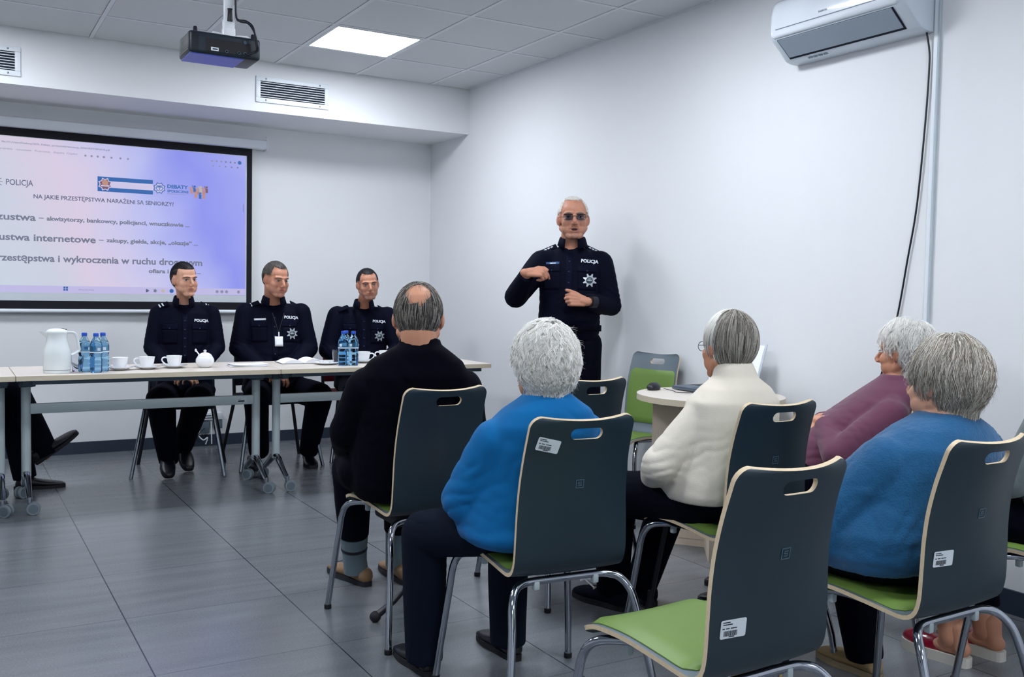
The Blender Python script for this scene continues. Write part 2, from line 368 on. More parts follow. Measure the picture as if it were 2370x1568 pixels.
slide_w('Oszustwa', .066, .335, -3.35, 1.640, TG, .0016); slide_box('slide_dash', -2.997, 1.658, -2.965, 1.663, TG)
slide_w('akwizytorzy, bankowcy, policjanci, wnuczkowie ...', .04, .955, -2.948, 1.647, TG, .0013)
slide_w('Oszustwa internetowe', .066, .735, -3.37, 1.503, TG, .0016); slide_box('slide_dash', -2.615, 1.522, -2.583, 1.527, TG)
slide_w('zakupy, giełda, akcje, „okazje“ ...', .04, .635, -2.566, 1.513, TG, .0013)
slide_w('Przestępstwa i wykroczenia w ruchu drogowym', .066, 1.385, -3.285, 1.363, TG, .0017)
slide_w('ofiara i sprawca ...', .04, .37, -2.28, 1.302, TG, .0013)
slide_w('Narzędzia   rysowanie   Przeczytaj   Zapytaj  Copilot', .017, .5, -3.25, 2.112, TL); slide_w('file:///C:/Users/Desktop/2025_Debaty_spoleczne/prezentacja_SENIORZY/SENIOR.pdf', .016, .68, -3.22, 2.158, TL, .0003)
for i, x in enumerate((-2.70, -2.66, -2.62, -2.58, -2.53, -2.47, -2.42)): star(4 + i % 3, .009, .006, x, 2.112, TL if i != 3 else TG, 0, name='slide_icon')
for i in range(6): star(6, .008, .006, -1.83+.034*i, 2.148, TL if i < 3 else TG, 0, name='slide_icon')
for i in range(5): star(5, .007, .005, -1.82+.045*i, 2.112, TG if i > 1 else TL, 0, name='slide_icon')
star(24, .014, .0138, -1.625, 2.15, TB, 0, name='slide_icon')
slide_box('slide_scrollbar', -1.598, 1.78, -1.594, 1.84, TG)
slide_box('slide_taskbar', IX0, 1.147, IX1, 1.196, mat('slide_taskbar', (60, 60, 80), .9) if False else emit('slide_taskbar', (196, 190, 232), .84), -1).data.materials[0].node_tree.nodes['Principled BSDF'].inputs['Base Color'].default_value = srgb(60, 62, 80)
for i in range(4): slide_box('slide_icon', -2.845+.016*(i % 2), 1.163+.016*(i//2), -2.832+.016*(i % 2), 1.176+.016*(i//2), TB, 1)
slide_w('Wyszukaj', .014, .1, -2.75, 1.167, TL)
for x, mm_, n in ((-2.29, TD, 3), (-2.235, TG, 5), (-2.18, TY, 4), (-2.12, TB, 24), (-2.06, TB, 6), (-1.79, TL, 5), (-1.755, TL, 5), (-1.72, TL, 5), (-1.63, TL, 6)): star(n, .015, .0145 if n == 24 else .009, x, 1.172, mm_, 1, name='slide_icon')

# ================================================================== sockets box low on the back wall
bx = empty('cable_outlet_box', (-1.82, -.012, .1), 0, 'grey-white cable outlet box with loose leads low on the back wall', 'outlet box')
m = MB(); m.box((-.09, -.035, .10), (.07, .01, .155), 0, .003); m.build('upper_cover', WHITEC, bx)
m = MB(); m.box((-.085, -.03, 0), (-.02, .01, .09), 0, .003); m.box((.04, -.03, .03), (.075, .01, .1), 0, .003); m.build('socket_panel', mat('grey_socket', (92, 108, 120), .5), bx)
for k, pts in enumerate([[(-.085, -.03, .06), (-.11, -.05, 0), (-.075, -.06, -.045), (-.04, -.05, -.03), (-.055, -.05, -.08)], [(-.01, -.03, .09), (-.012, -.05, 0), (-.01, -.05, -.08)], [(-.06, -.035, .04), (-.1, -.06, .01), (-.12, -.05, -.04), (-.09, -.05, -.06)]]):
    MB().tube(catmull(pts, 6), .0045 if k < 2 else .003, 8).build('lead', WHITEC if k < 2 else BLKP, bx)
for z, ww in ((.13, .06), (.113, .08)): MB().box((-.07, -.0358, z), (-.07+ww, -.035, z+.006)).build('label_line', INK, bx, smooth=False)

# ================================================================== air conditioner
ac = empty('air_conditioner', (0, -4.44, 2.33), 0, 'white wall-mounted air conditioner near the ceiling on the right wall', 'air conditioner')
prof = [(0, -.005), (-.05, -.004), (-.085, .003), (-.1, .012), (-.13, .0375), (-.165, .066), (-.187, .085), (-.196, .11), (-.199, .16), (-.193, .21), (-.176, .25), (-.14, .272), (-.09, .28), (0, .28)]
prof = [(p.x, p.y) for p in catmull([(a, b, 0) for a, b in prof], 4)]
m = MB(); secs = [(-.375, .90), (-.37, .95), (-.358, .985), (-.34, 1), (.33, 1), (.35, .985), (.362, .95), (.367, .90)]; n = len(prof); vv, ff = [], []
for y, s_ in secs:
    for px, pz in prof: vv.append((px*s_, y, .14+(pz-.14)*(.94+.06*s_)))
for i in range(len(secs)-1):
    for j in range(n): ff.append([i*n+j, i*n+(j+1) % n, (i+1)*n+(j+1) % n, (i+1)*n+j])
ff += [list(range(n)), [(len(secs)-1)*n+j for j in range(n)]]
m.add(vv, ff); m.build('casing', mat('air_con_casing', (206, 216, 226), .3, coat=.3), ac, angle=50)
# front panel, a slightly larger skin
fp = [(-.19, .088), (-.203, .1), (-.206, .16), (-.2, .212), (-.182, .254), (-.146, .278), (-.09, .287)]
fp = [(p.x, p.y) for p in catmull([(a, b, 0) for a, b in fp], 4)]; n = len(fp)
m = MB(); vv, ff = [], []; ys = [-.352, -.348, -.335, .335, .348, .352]; ins = [.02, .008, 0, 0, .008, .02]
for y, q in zip(ys, ins):
    for t, (px, pz) in enumerate(fp):
        k = t/(n-1); vv.append((px+(.004 if q == .02 else 0), y, max(pz, .088+q)))
for i in range(len(ys)-1):
    for j in range(n-1): ff.append([i*n+j, i*n+j+1, (i+1)*n+j+1, (i+1)*n+j])
m.add(vv, ff); o = m.build('front_panel', mat('air_con_front', (222, 229, 237), .16, coat=.6), ac, angle=60)
so = o.modifiers.new('thick', 'SOLIDIFY'); so.thickness = .004
def acM(y, i): # plane on the casing bottom profile
    return None
def ac_strip(name, y0, y1, a, b, m, off=.0015):
    (ax, az), (bx_, bz) = a, b; d = Vector((bx_-ax, 0, bz-az)).normalized(); nrm = Vector((d.z, 0, -d.x)); nrm = nrm if nrm.x < 0 else -nrm
    q = MB(); A = Vector((ax, 0, az))+nrm*off; B = Vector((bx_, 0, bz))+nrm*off; th = nrm*-.003
    vs_ = [A+Vector((0, y0, 0)), A+Vector((0, y1, 0)), B+Vector((0, y1, 0)), B+Vector((0, y0, 0))]; vs_ += [v+th for v in vs_]
    q.add(vs_, [[0, 1, 2, 3], [7, 6, 5, 4], [0, 4, 5, 1], [1, 5, 6, 2], [2, 6, 7, 3], [3, 7, 4, 0]]); return q.build(name, m, ac, smooth=False)
ac_strip('air_outlet', -.315, .325, (-.186, .083), (-.095, .008), DARK, .0025)
ac_strip('louver', -.307, .318, (-.186, .083), (-.104, .0165), mat('louver_grey', (150, 163, 176), .4), .0065)
ac_strip('front_groove', -.29, .318, (-.2065, .124), (-.2065, .1275), mat('groove_grey', (110, 124, 142), .5), .001)
t = text_mesh('INVERTER', .011, .0004, .0001); t.transform(Matrix(((0, 0, -1, -.2095), (-1, 0, 0, .06), (0, 1, 0, .145), (0, 0, 0, 1)))); t.materials.append(mat('pale_ink', (120, 132, 148), .6)); o = bpy.data.objects.new('front_lettering', t); col.objects.link(o); o.parent = ac
for k in range(4): ac_strip('warning_mark', .21-.03*k, .232-.03*k, (-.079, -.0005), (-.07, -.003), mat('pale_ink', (120, 132, 148), .6), .002)
# black lead hanging from the air conditioner
pts = [(-.02, -4.79, 2.345), (-.012, -4.805, 2.25), (-.01, -4.806, 2.17), (-.01, -4.8, 2.0), (-.01, -4.784, 1.746), (-.01, -4.767, 1.566), (-.01, -4.737, 1.384), (-.01, -4.699, 1.152), (-.01, -4.66, 1.01), (-.01, -4.625, .88), (-.01, -4.58, .79), (-.01, -4.55, .70), (-.01, -4.53, .5), (-.01, -4.52, .12)]
tag(MB().tube(catmull(pts, 6), .0040, 10).build('cable', BLKP), 'long black cable hanging down the right wall from the air conditioner', 'cable')

# ================================================================== projector and its mount
pj = empty('projector', (-2.485, -3.1, 2.225), 0, 'black data projector hanging upside down under the ceiling', 'projector')
Wp, Dp, Hp = .155, .21, .095
m = MB(); m.box((-Wp, 0, 0), (Wp, Dp, Hp), 0, .014, seg=3); m.build('body', mat('projector_black', (20, 32, 44), .42), pj)
MB().box((-Wp+.008, .012, -.003), (Wp-.07, Dp-.01, .004), 0, .002).build('lower_cover', mat('lid_slide_glow', (72, 88, 190), .28), pj, smooth=False)  # blue is the slide's reflected light, painted into the cover colour
for k in range(14):
    z = .012+k*.0055; m = MB(); m.box((-Wp-.0015, .012, z), (-Wp+.002, Dp-.04, z+.0025)); m.box((-Wp+.012, -.0015, z), (-Wp+.04, .002, z+.0025)); m.box((Wp-.002, .02, z), (Wp+.0015, Dp-.03, z+.0025)); m.build('vent_rib', BLKP, pj, smooth=False)
MB().box((-.085, -.002, .012), (.11, .003, .068), 0, .001).build('connector_panel', RUBBER, pj, smooth=False)
MB().box((-.063, -.0035, .016), (-.03, -.001, .031)).build('rating_label', LABEL, pj, smooth=False)
MB().box((-.056, -.004, .021), (-.034, -.0034, .026)).build('label_line', INK, pj, smooth=False)
m = MB()
for x in (.005, .058, .085): m.lathe([(.006, 0), (.007, .0015), (.007, .004), (.004, .004), (.004, .001)], 16, 0, Matrix.Translation((x, -.001, .02)) @ Matrix.Rotation(PI/2, 4, 'X'))
m.lathe([(.008, 0), (.008, .003)], 16, 0, Matrix.Translation((.085, -.001, .07)) @ Matrix.Rotation(PI/2, 4, 'X')); m.build('socket', DGREY, pj)
MB().lathe([(.024, 0), (.026, .006), (.026, .02), (.018, .02), (.016, .012)], 24, 0, Matrix.Translation((.07, Dp, .045)) @ Matrix.Rotation(-PI/2, 4, 'X')).build('lens_ring', BLKP, pj)
MB().ell((.07, Dp+.01, .045), (.016, .006, .016)).build('lens', emit('projector_lens', (190, 200, 255), 3), pj)
for x, y in ((-Wp+.03, .02), (Wp-.03, .02), (-Wp+.03, Dp-.03)): MB().lathe([(.01, 0), (.008, .02), (.006, .022)], 16, 0, Matrix.Translation((x, y, Hp-.002))).build('foot', BLKP, pj)
mo = empty('projector_mount', (-2.448, -3.0, 0), 0, 'white ceiling pole mount with spread arms above the projector', 'mount')
m = MB(); m.box((-.02, -.014, 2.39), (.02, .014, 2.775), 0, .002); m.box((-.024, -.018, 2.365), (.024, .018, 2.41), 0, .002); m.build('pole', WHITES, mo)
MB().box((-.026, -.022, 2.325), (.026, .022, 2.37), 0, .003).build('tilt_joint', WHITES, mo)
for a in (-2.7, -.45, .9, 2.2): m = MB(); m.tube([(0, 0, 2.330), (.05*math.cos(a), .05*math.sin(a), 2.338), (.085*math.cos(a), .085*math.sin(a), 2.336), (.088*math.cos(a), .088*math.sin(a), 2.321)], .006, 8); m.build('arm', WHITES, mo)
m = MB(); m.lathe([(.012, 0), (.009, .05), (.012, .055)], 12, 0, Matrix.Translation((.002, -.02, 2.40))); m.build('tightening_lever', BLKP, mo)
MB().lathe([(.06, 2.776), (.06, 2.7835)], 24).build('ceiling_plate', WHITES, mo)
cbs = [[(-2.425, -3.02, 2.78), (-2.424, -3.03, 2.6), (-2.424, -3.035, 2.44), (-2.418, -3.05, 2.405), (-2.395, -3.1, 2.39), (-2.372, -3.128, 2.36), (-2.36, -3.128, 2.3), (-2.356, -3.12, 2.265), (-2.385, -3.108, 2.245)],
       [(-2.42, -3.01, 2.78), (-2.419, -3.02, 2.6), (-2.42, -3.03, 2.43), (-2.41, -3.05, 2.398), (-2.385, -3.1, 2.38), (-2.366, -3.125, 2.34), (-2.352, -3.125, 2.29), (-2.35, -3.12, 2.26), (-2.40, -3.108, 2.24)]]
for k, pts in enumerate(cbs): tag(MB().tube(catmull(pts, 8), .004, 8).build('cable', BLKP), ['black cable looping from the ceiling pole into the projector, outer one', 'black cable looping from the ceiling pole into the projector, inner one'][k], 'cable', 'projector cables')
# ================================================================== chairs
CP = [(.232, .404), (.225, .418), (.2, .432), (.16, .443), (.07, .447), (-.03, .440), (-.1, .433), (-.147, .431), (-.176, .446), (-.190, .485), (-.193, .56), (-.194, .63), (-.2, .70), (-.214, .77), (-.232, .83), (-.25, .882)]
CPC = catmull([(0, a, b) for a, b in CP], 7)
cum = [0]
for a, b in zip(CPC, CPC[1:]): cum.append(cum[-1]+(b-a).length)
LT = cum[-1]
def cprof(s):
    d = min(max(s, 0), LT)
    for i in range(len(cum)-1):
        if cum[i+1] >= d: f = (d-cum[i])/(cum[i+1]-cum[i]+1e-9); p = CPC[i].lerp(CPC[i+1], f); t = (CPC[i+1]-CPC[i]).normalized(); return p, Vector((0, -t.z, t.y))
    return CPC[-1], Vector((0, -1, 0))
def smooth01(x): x = min(max(x, 0), 1); return x*x*(3-2*x)
def csurf(s, u, off):
    """u in -1..1, off along the outer normal (away from the sitter)"""
    p, t = cprof(s); tt = s/LT
    hw = .179-.002*smooth01(tt/.4)-.014*smooth01((tt-.5)/.5)
    r = .032
    dtop = LT-s
    if dtop < r: hw -= r-math.sqrt(max(r*r-(r-dtop)**2, 0))
    r2 = .05
    if s < r2: hw -= r2-math.sqrt(max(r2*r2-(r2-s)**2, 0))
    p0, _ = cprof(s-.004); p1, _ = cprof(s+.004); tan = (p1-p0).normalized(); nrm = Vector((0, tan.z, -tan.y))   # points to the sitter side when going up the back -> flip
    nrm = -nrm if nrm.y > 0 and tan.z > .5 else nrm
    nrm = Vector((0, -abs(tan.z), -abs(tan.y) if tan.y < 0 else -abs(tan.y)))
    if tan.z < 0: nrm.y = abs(tan.z)
    curve = (1-u*u)
    depth = .006+.022*smooth01((tt-.5)/.3)
    return Vector((u*hw, p.y, p.z)) + nrm.normalized()*(curve*depth+off)
def sheet(s0, s1, ns, nu, uw, o0, o1, mats3, rnd=0):
    """closed curved sheet between offsets o0 (sitter side) and o1 (outside)"""
    vs_, fs, ms = [], [], []
    ss = [s0+(s1-s0)*(.5-.5*math.cos(PI*i/ns)) if i < 0 else s0+(s1-s0)*i/ns for i in range(ns+1)]
    if rnd == 2: ss = sorted(set([s0+(s1-s0)*i/ns for i in range(ns+1)]+[s0+.05*(1-math.cos(PI/2*k/6)) for k in range(6)]+[s1-.045*(1-math.cos(PI/2*k/6)) for k in range(6)]))
    ns = len(ss)-1
    for side, o in ((0, o0), (1, o1)):
        for i, s in enumerate(ss):
            for j in range(nu+1):
                u = (-1+2*j/nu); q = uw
                if rnd == 1:
                    e = min(s-s0, s1-s); r = .045 if s-s0 < s1-s else .028
                    if e < r: q = uw-(r-math.sqrt(r*r-(r-e)**2))/.19
                k = 0
                if rnd == 1 and side == 0:
                    ed = min(1, max(0, min((1-abs(u))*uw*.19, s-s0, s1-s)/.012)); k = (1-math.sqrt(1-(1-ed)**2))*(o1-o0)*.8 if ed < 1 else 0
                vs_.append(csurf(s, u*q, o+k))
    st_ = (ns+1)*(nu+1)
    for i in range(ns):
        for j in range(nu):
            a = i*(nu+1)+j; fs.append([a, a+1, a+nu+2, a+nu+1]); ms.append(0); fs.append([st_+a, st_+a+nu+1, st_+a+nu+2, st_+a+1]); ms.append(1)
    for i in range(ns):
        for j in (0, nu): a = i*(nu+1)+j; b = a+nu+1; fs.append([a, b, st_+b, st_+a] if j == 0 else [b, a, st_+a, st_+b]); ms.append(2)
    for j in range(nu):
        for i in (0, ns): a = i*(nu+1)+j; fs.append([a+1, a, st_+a, st_+a+1] if i == 0 else [a, a+1, st_+a+1, st_+a]); ms.append(2)
    m = MB(); m.add(vs_, fs); m.m = ms; return m
def make_shell():
    o = sheet(0, LT, 64, 16, 1.0, -.0055, .0055, None, 2).build('seat_shell', [LAMF, LAM, PLY], None, angle=35)
    c = MB(); P = []
    for sx, a0 in ((1, -90), (-1, 90)):
        for k in range(9): a = math.radians(a0+k*22.5); P.append((sx*.034+.0155*math.cos(a), .834+.0155*math.sin(a)))
    Mx = Matrix(((1, 0, 0, 0), (0, 0, 1, -.4), (0, 1, 0, 0), (0, 0, 0, 1)))
    c.prism(P, 0, .4, 0, Mx); co = c.build('cutter', PLY, None, smooth=False); co.data.materials.clear()
    for q in (LAMF, LAM, PLY): co.data.materials.append(q)
    for p in co.data.polygons: p.material_index = 2
    b = o.modifiers.new('slot', 'BOOLEAN'); b.object = co; b.operation = 'DIFFERENCE'; b.solver = 'EXACT'
    me = evald(o); bpy.data.objects.remove(co); bpy.data.objects.remove(o); shade(me, 35)
    for i in range(len(me.materials)): pass
    return me
SHELL = make_shell()
PADS = None
def make_label_meshes():
    """white inventory sticker, its print and the maker mark, in the plane of the shell"""
    return None
def frame_on(s, u, off=.0062):
    p = csurf(s, u, off); dx = (csurf(s, u+.05, off)-csurf(s, u-.05, off)).normalized(); dz = (csurf(s+.01, u, off)-csurf(s-.01, u, off)).normalized(); n = dx.cross(dz).normalized()
    return Matrix(((dx.x, dz.x, n.x, p.x), (dx.y, dz.y, n.y, p.y), (dx.z, dz.z, n.z, p.z), (0, 0, 0, 1)))
def make_chair(loc, rz, label, group, sticker=None, mark=True, pads=True):
    r = empty('stacking_chair', (*loc, 0), rz, label, 'chair', group)
    o = bpy.data.objects.new('seat_shell', SHELL); col.objects.link(o); o.parent = r
    sheet(.018, .375, 20, 12, .93, -.0185, -.006, None, 1).build('seat_cushion', [GREEN, GREEN, GREEN], r, angle=60)
    if pads: sheet(.47, LT-.095, 18, 12, .93, -.0175, -.006, None, 1).build('back_cushion', [GREEN, GREEN, GREEN], r, angle=60)
    fr = .0112
    for sx in (-1, 1):
        P = [(-.236*sx, .233, .012), (-.228*sx, .222, .1), (-.207*sx, .198, .3), (-.200*sx, .19, .365), (-.190*sx, .168, .405), (-.165*sx, .135, .4205), (-.125*sx, .08, .424), (-.105*sx, .0, .4185), (-.10*sx, -.08, .4135)]
        q = [Vector(p) for p in P[:3]]+catmull(P[2:], 5)[1:]
        m = MB(); m.tube(q, fr, 14, 0); m.lathe([(.0125, 0), (.0135, .002), (.0135, .016), (.0115, .018)], 14, 1, Matrix.Translation((-.236*sx, .233, 0))); m.build('leg', [CHROME, RUBBER], r)
        P = [(-.236*sx, -.299, .012), (-.228*sx, -.285, .1), (-.200*sx, -.235, .3), (-.190*sx, -.212, .36), (-.168*sx, -.185, .396), (-.13*sx, -.165, .407), (-.07*sx, -.16, .408), (0, -.16, .408)]
        q = [Vector(p) for p in P[:3]]+catmull(P[2:], 5)[1:]
        m = MB(); m.tube(q, fr, 14, 0); m.lathe([(.0125, 0), (.0135, .002), (.0135, .016), (.0115, .018)], 14, 1, Matrix.Translation((-.236*sx, -.299, 0))); m.build('leg', [CHROME, RUBBER], r)
        for yy, zz, xx in ((.10, .402, .135), (-.165, .394, .095)): MB().box((sx*xx-.009, yy-.009, zz-.010), (sx*xx+.009, yy+.009, zz+.016), 0, .004).build('mounting_bracket', TCOL, r)
    if mark:
        Mk = frame_on(LT-.195, 0); m = MB(); a, b = .0125, .0105
        for lo, hi in (((-a, -a), (a, -b)), ((-a, b), (a, a)), ((-a, -b), (-b, b)), ((b, -b), (a, b))): m.box((*lo, 0), (*hi, .0008))
        for lo, hi in (((-.006, .004), (.006, .006)), ((-.006, -.001), (.006, .001)), ((-.006, -.006), (.006, -.004)), ((-.006, 0), (-.004, .006)), ((.004, -.006), (.006, 0))): m.box((*lo, 0), (*hi, .0008))
        mm = m.build('embossed_mark', mat('emboss_grey', (72, 96, 112), .3), r, smooth=False); mm.data.transform(Mk)
    if sticker:
        s_, u_, rot = sticker; Mk = frame_on(s_, u_) @ Matrix.Rotation(rot, 4, 'Z'); w_, h_ = .0325, .0195
        P = []
        for sx, sy, a0 in ((1, 1, 0), (-1, 1, 90), (-1, -1, 180), (1, -1, 270)):
            for k in range(4): a = math.radians(a0+k*30); P.append((sx*(w_-.004)+.004*math.cos(a), sy*(h_-.004)+.004*math.sin(a)))
        st_ = MB().prism(P, 0, .0006).build('inventory_sticker', LABEL, r, smooth=False); st_.data.transform(Mk)
        m = MB(); x = -.024
        for k in range(18): wd = (.0007, .0014, .001, .0018, .0008)[k*7 % 5]; m.box((x, -.0145, .0005), (x+wd, -.0035, .0009)); x += wd+(.0008, .0006, .0011)[k*5 % 3]
        for y, x0, x1 in ((.0135, -.028, -.009), (.009, -.027, -.003), (.0005, -.028, -.022), (.0005, -.019, -.01), (.0005, -.007, .009), (-.0172, -.01, .004)): m.box((x0, y, .0005), (x1, y+.0021, .0009))
        mm = m.build('barcode_print', INK, st_, smooth=False); mm.data.transform(Mk)
    return r
def R(d): return math.radians(d)
CH = 'grey-backed chairs of the audience'
cA = make_chair((-2.069, -4.21), R(2.2), 'grey-backed plywood chair carrying the man in the black jacket', CH, mark=False)
cBl = make_chair((-2.031, -5.032), R(-4.9), 'grey-backed chair with a tilted barcode sticker at its top corner, under the bright blue sweater', CH, (LT-.075, -.66, -.16))
cB = make_chair((-1.368, -4.106), R(1.7), 'empty grey-backed chair in front of the standing officer, seen past the white curly hair', CH, mark=False)
cW = make_chair((-1.259, -4.989), R(-.4), 'grey-backed chair carrying the person in the cream sweater', CH)
cE = make_chair((-2.078, -5.806), R(1.5), 'empty chair in the foreground with its green seat showing', CH, (.53, -.66, 0))
cR = make_chair((-1.355, -5.763), R(1.3), 'grey-backed chair at the right edge carrying the person in the fluffy blue sweater', CH, (.57, -.66, 0))
cM = make_chair((-.485, -4.96), R(15), 'grey-backed chair behind the person in the plum shirt, mostly hidden', CH, (LT-.08, -.5, 0), mark=False)
cG = make_chair((-.33, -3.235), R(104), 'empty chair by the right wall behind the round desk, green pads facing us', CH, mark=False)
cX = make_chair((-.56, -5.80), R(0), 'grey-backed chair mostly outside the right edge, above the red slippers', CH, mark=False)
# chairs of the seated officers
SEATBL = mat('dark_upholstery', (20, 24, 44), .8, bump=.2)
def visitor_chair(loc, rz, label, fab, hw=.28, back=True):
    r = empty('visitor_chair', (*loc, 0), rz, label, 'chair', 'chairs of the seated officers')
    MB().box((-.22, -.2, .425), (.22, .22, .475), 0, .02, seg=3).build('seat', fab, r)
    MB().box((-.2, -.245, .52), (.2, -.215, .86), 0, .013, seg=3).build('backrest', fab, r)
    for sx in (-1, 1):
        m = MB(); m.tube([(sx*hw, .26, .0), (sx*.205, .17, .43)], .012, 12, 0, None, True, (1, 1)); m.build('leg', [ALU], r)
        m = MB(); m.tube([(sx*hw, -.26, .0), (sx*.205, -.2, .42), (sx*.2, -.235, .6)], .012, 12); m.build('leg', [BLKP], r)
    return r
visitor_chair((-2.235, -.925), R(166), 'chair with shiny splayed legs under the seated woman officer', SEATBL)
visitor_chair((-1.62, -.90), R(180), 'chair with thin metal legs under the officer wearing the white badge card', SEATBL)
visitor_chair((-.965, -.85), R(177), 'red-backed chair of the young officer by the corner, seen past his elbow', RED)

# ================================================================== folding tables
TY0, TY1, TZ = -1.945, -1.325, .738
def make_table(x0, x1, label):
    r = empty('folding_table', ((x0+x1)/2, (TY0+TY1)/2, 0), 0, label, 'table', 'folding tables in a row'); h = (x1-x0)/2; d = (TY1-TY0)/2
    m = MB(); m.box((-h+.0015, -d, TZ-.028), (h-.0015, d, TZ), 0, .0015, seg=1)
    for i, f in enumerate(m.f):
        n = (Vector(m.v[f[1]])-Vector(m.v[f[0]])).cross(Vector(m.v[f[2]])-Vector(m.v[f[1]])).normalized()
        if abs(n.z) < .5: m.m[i] = 1
    m.build('tabletop', [TOPW, EDGEW], r, smooth=False)
    MB().box((-h+.08, -d+.05, TZ-.052), (h-.08, -d+.09, TZ-.028), 0, .002).build('under_rail', DGREY, r, smooth=False)
    MB().box((-h+.08, d-.09, TZ-.052), (h-.08, d-.05, TZ-.028), 0, .002).build('under_rail', DGREY, r, smooth=False)
    xs = (-h+.065, h-.06)
    MB().box((xs[0]+.02, -.018, .505), (xs[1]-.02, .012, .56), 0, .004).build('crossbar', TCOL, r)
    if x0 < -2: MB().box((xs[1]-.12, -.0195, .518), (xs[1]-.06, -.0175, .546), 0, 0).build('crossbar_label', mat('clear_label', (182, 192, 198), .5), r, smooth=False); m = MB(); m.box((xs[1]-.113, -.0205, .522), (xs[1]-.075, -.0192, .531)); m.box((xs[1]-.113, -.0205, .538), (xs[1]-.095, -.0192, .540)); m.build('label_print', INK, r, smooth=False)
    for sx, x in ((-1, xs[0]), (1, xs[1])):
        m = MB(); m.tube([(x, 0, .165), (x, 0, .668)], .0245, 20, 0, None, True, (1, 1)); m.build('column', TCOL, r)
        m = MB(); m.box((x-.03, -.23, TZ-.056), (x+.03, .23, TZ-.0285), 0, .004); m.box((x-.035, -.05, TZ-.085), (x+.035, .05, TZ-.03), 0, .006); m.box((x+sx*-.02-.02, -.13, TZ-.075), (x+sx*-.02+.02, -.06, TZ-.04), 0, .006); m.build('tilt_bracket', DGREY, r)
        for sy in (-1, 1):
            m = MB(); P = catmull([(x, sy*.005, .178), (x, sy*.05, .168), (x, sy*.13, .125), (x, sy*.215, .085), (x, sy*.235, .078)], 5)
            m.tube(P, [.021-.009*i/(len(P)-1) for i in range(len(P))], 14, 0, None, True, (1, 1.15)); m.tube([(x, sy*.232, .092), (x, sy*.232, .062)], .011, 12); m.build('foot', CHROME, r)
            c = empty('caster', (x, sy*.232, 0)); c.parent = r; cx_ = .02*(-sx if sy < 0 else sx)
            Mr = Matrix.Translation((0, 0, 0)) @ Matrix.Rotation((1.45 if sx < 0 else .95) if sy < 0 else .85*sx, 4, 'Z')
            for k in (-1, 1):
                w_ = MB(); w_.lathe([(.02, -.008), (.032, -.008), (.0335, -.004), (.0335, .004), (.032, .008), (.02, .008)], 28, 0, Mr @ Matrix.Translation((k*.013, -.018, .0335)) @ Matrix.Rotation(PI/2, 4, 'Y')); w_.lathe([(.001, -.0095), (.024, -.0095), (.025, 0), (.024, .0095), (.001, .0095)], 28, 1, Mr @ Matrix.Translation((k*.013, -.018, .0335)) @ Matrix.Rotation(PI/2, 4, 'Y')); w_.build('wheel', [CASTER, CASTD], c)
            h_ = MB(); h_.box((-.006, -.03, .03), (.006, .012, .066), 0, .004, Mr); h_.build('caster_fork', CASTD, c)
    return r
make_table(-3.25-1.385, -3.25, 'folding table cut off by the left edge of the picture')
make_table(-3.25, -1.875, 'middle folding table holding the jug, cups and sugar bowl')
make_table(-1.875, -.47, 'right-hand folding table holding the notebook and two blue bottles')

# ================================================================== oval desk by the right wall
dk = empty('round_desk', (-.375, -3.935, 0), 0, 'small round-topped maple desk by the right wall carrying a laptop and mouse', 'desk')
ax = Vector((.60, .80, 0)); pn = Vector((-.80, .60, 0)); DZ = .735
P = []
for k in range(64):
    a = 2*PI*k/64; c_, s_ = math.cos(a), math.sin(a); q = ax*(.352*math.copysign(abs(c_), c_))+pn*(.352*math.copysign(abs(s_), s_)); P.append((q.x, q.y))
MB().prism(P, DZ-.028, DZ, 0, None, 1).build('desk_top', [TOPW, EDGEW], dk, smooth=False)
def panel(a, b, th, z0, z1, name):
    a = Vector((*a, 0)); b = Vector((*b, 0)); d = (b-a).normalized(); n = Vector((-d.y, d.x, 0))*th/2; off = Vector(dk.location); off.z = 0
    q = [a+n, b+n, b-n, a-n]; q = [(v.x-off.x, v.y-off.y) for v in q]; return MB().prism(q, z0, z1, 0).build(name, mat('desk_panel', (205, 190, 172), .45, var=.07, vscale=14, stretch=(7, 7, .8)), dk, smooth=False)
panel((-.575, -3.752), (-.215, -4.212), .022, .035, DZ-.028, 'leg_panel'); panel((-.572, -3.756), (-.218, -4.208), .016, 0, .035, 'plinth')
panel((-.575, -4.19), (-.20, -3.70), .02, 0, DZ-.028, 'spine_panel')
def loc_on_desk(x, y): return (x, y, DZ)
# mouse
ms_ = empty('computer_mouse', (-.50, -3.66, DZ+.0), R(-60), 'black wired computer mouse on the round desk', 'mouse')
m = MB(); m.ell((0, 0, .012), (.031, .055, .026)); mo_ = m.build('shell', BLKP, ms_)
for v in mo_.data.vertices: v.co.z = max(v.co.z, 0)
MB().box((-.003, .02, .03), (.003, .036, .037), 0, .002).build('scroll_wheel', DGREY, ms_)
tag(MB().tube(catmull([(-.46, -3.69, DZ+.008), (-.46, -3.76, DZ+.004), (-.49, -3.83, DZ+.004), (-.44, -3.87, DZ+.004), (-.36, -3.84, DZ+.004), (-.34, -3.80, DZ+.008)], 6), .002, 6).build('mouse_lead', BLKP), 'thin black mouse lead curling over the round desk', 'cable')
lp = empty('laptop', (-.275, -3.845, DZ), R(-88), 'dark open laptop on the round desk, half hidden behind the grey-haired head', 'laptop')
m = MB(); m.box((-.17, -.12, .004), (.17, .12, .022), 0, .004); m.build('base', mat('laptop_grey', (92, 104, 118), .35, .4), lp)
MB().box((-.155, -.01, .0222), (.155, .105, .0235)).build('keyboard', BLKP, lp, smooth=False)
MB().box((-.05, -.105, .0222), (.05, -.03, .023)).build('touchpad', DGREY, lp, smooth=False)
Mh = Matrix.Translation((0, .12, .02)) @ Matrix.Rotation(R(-18), 4, 'X')
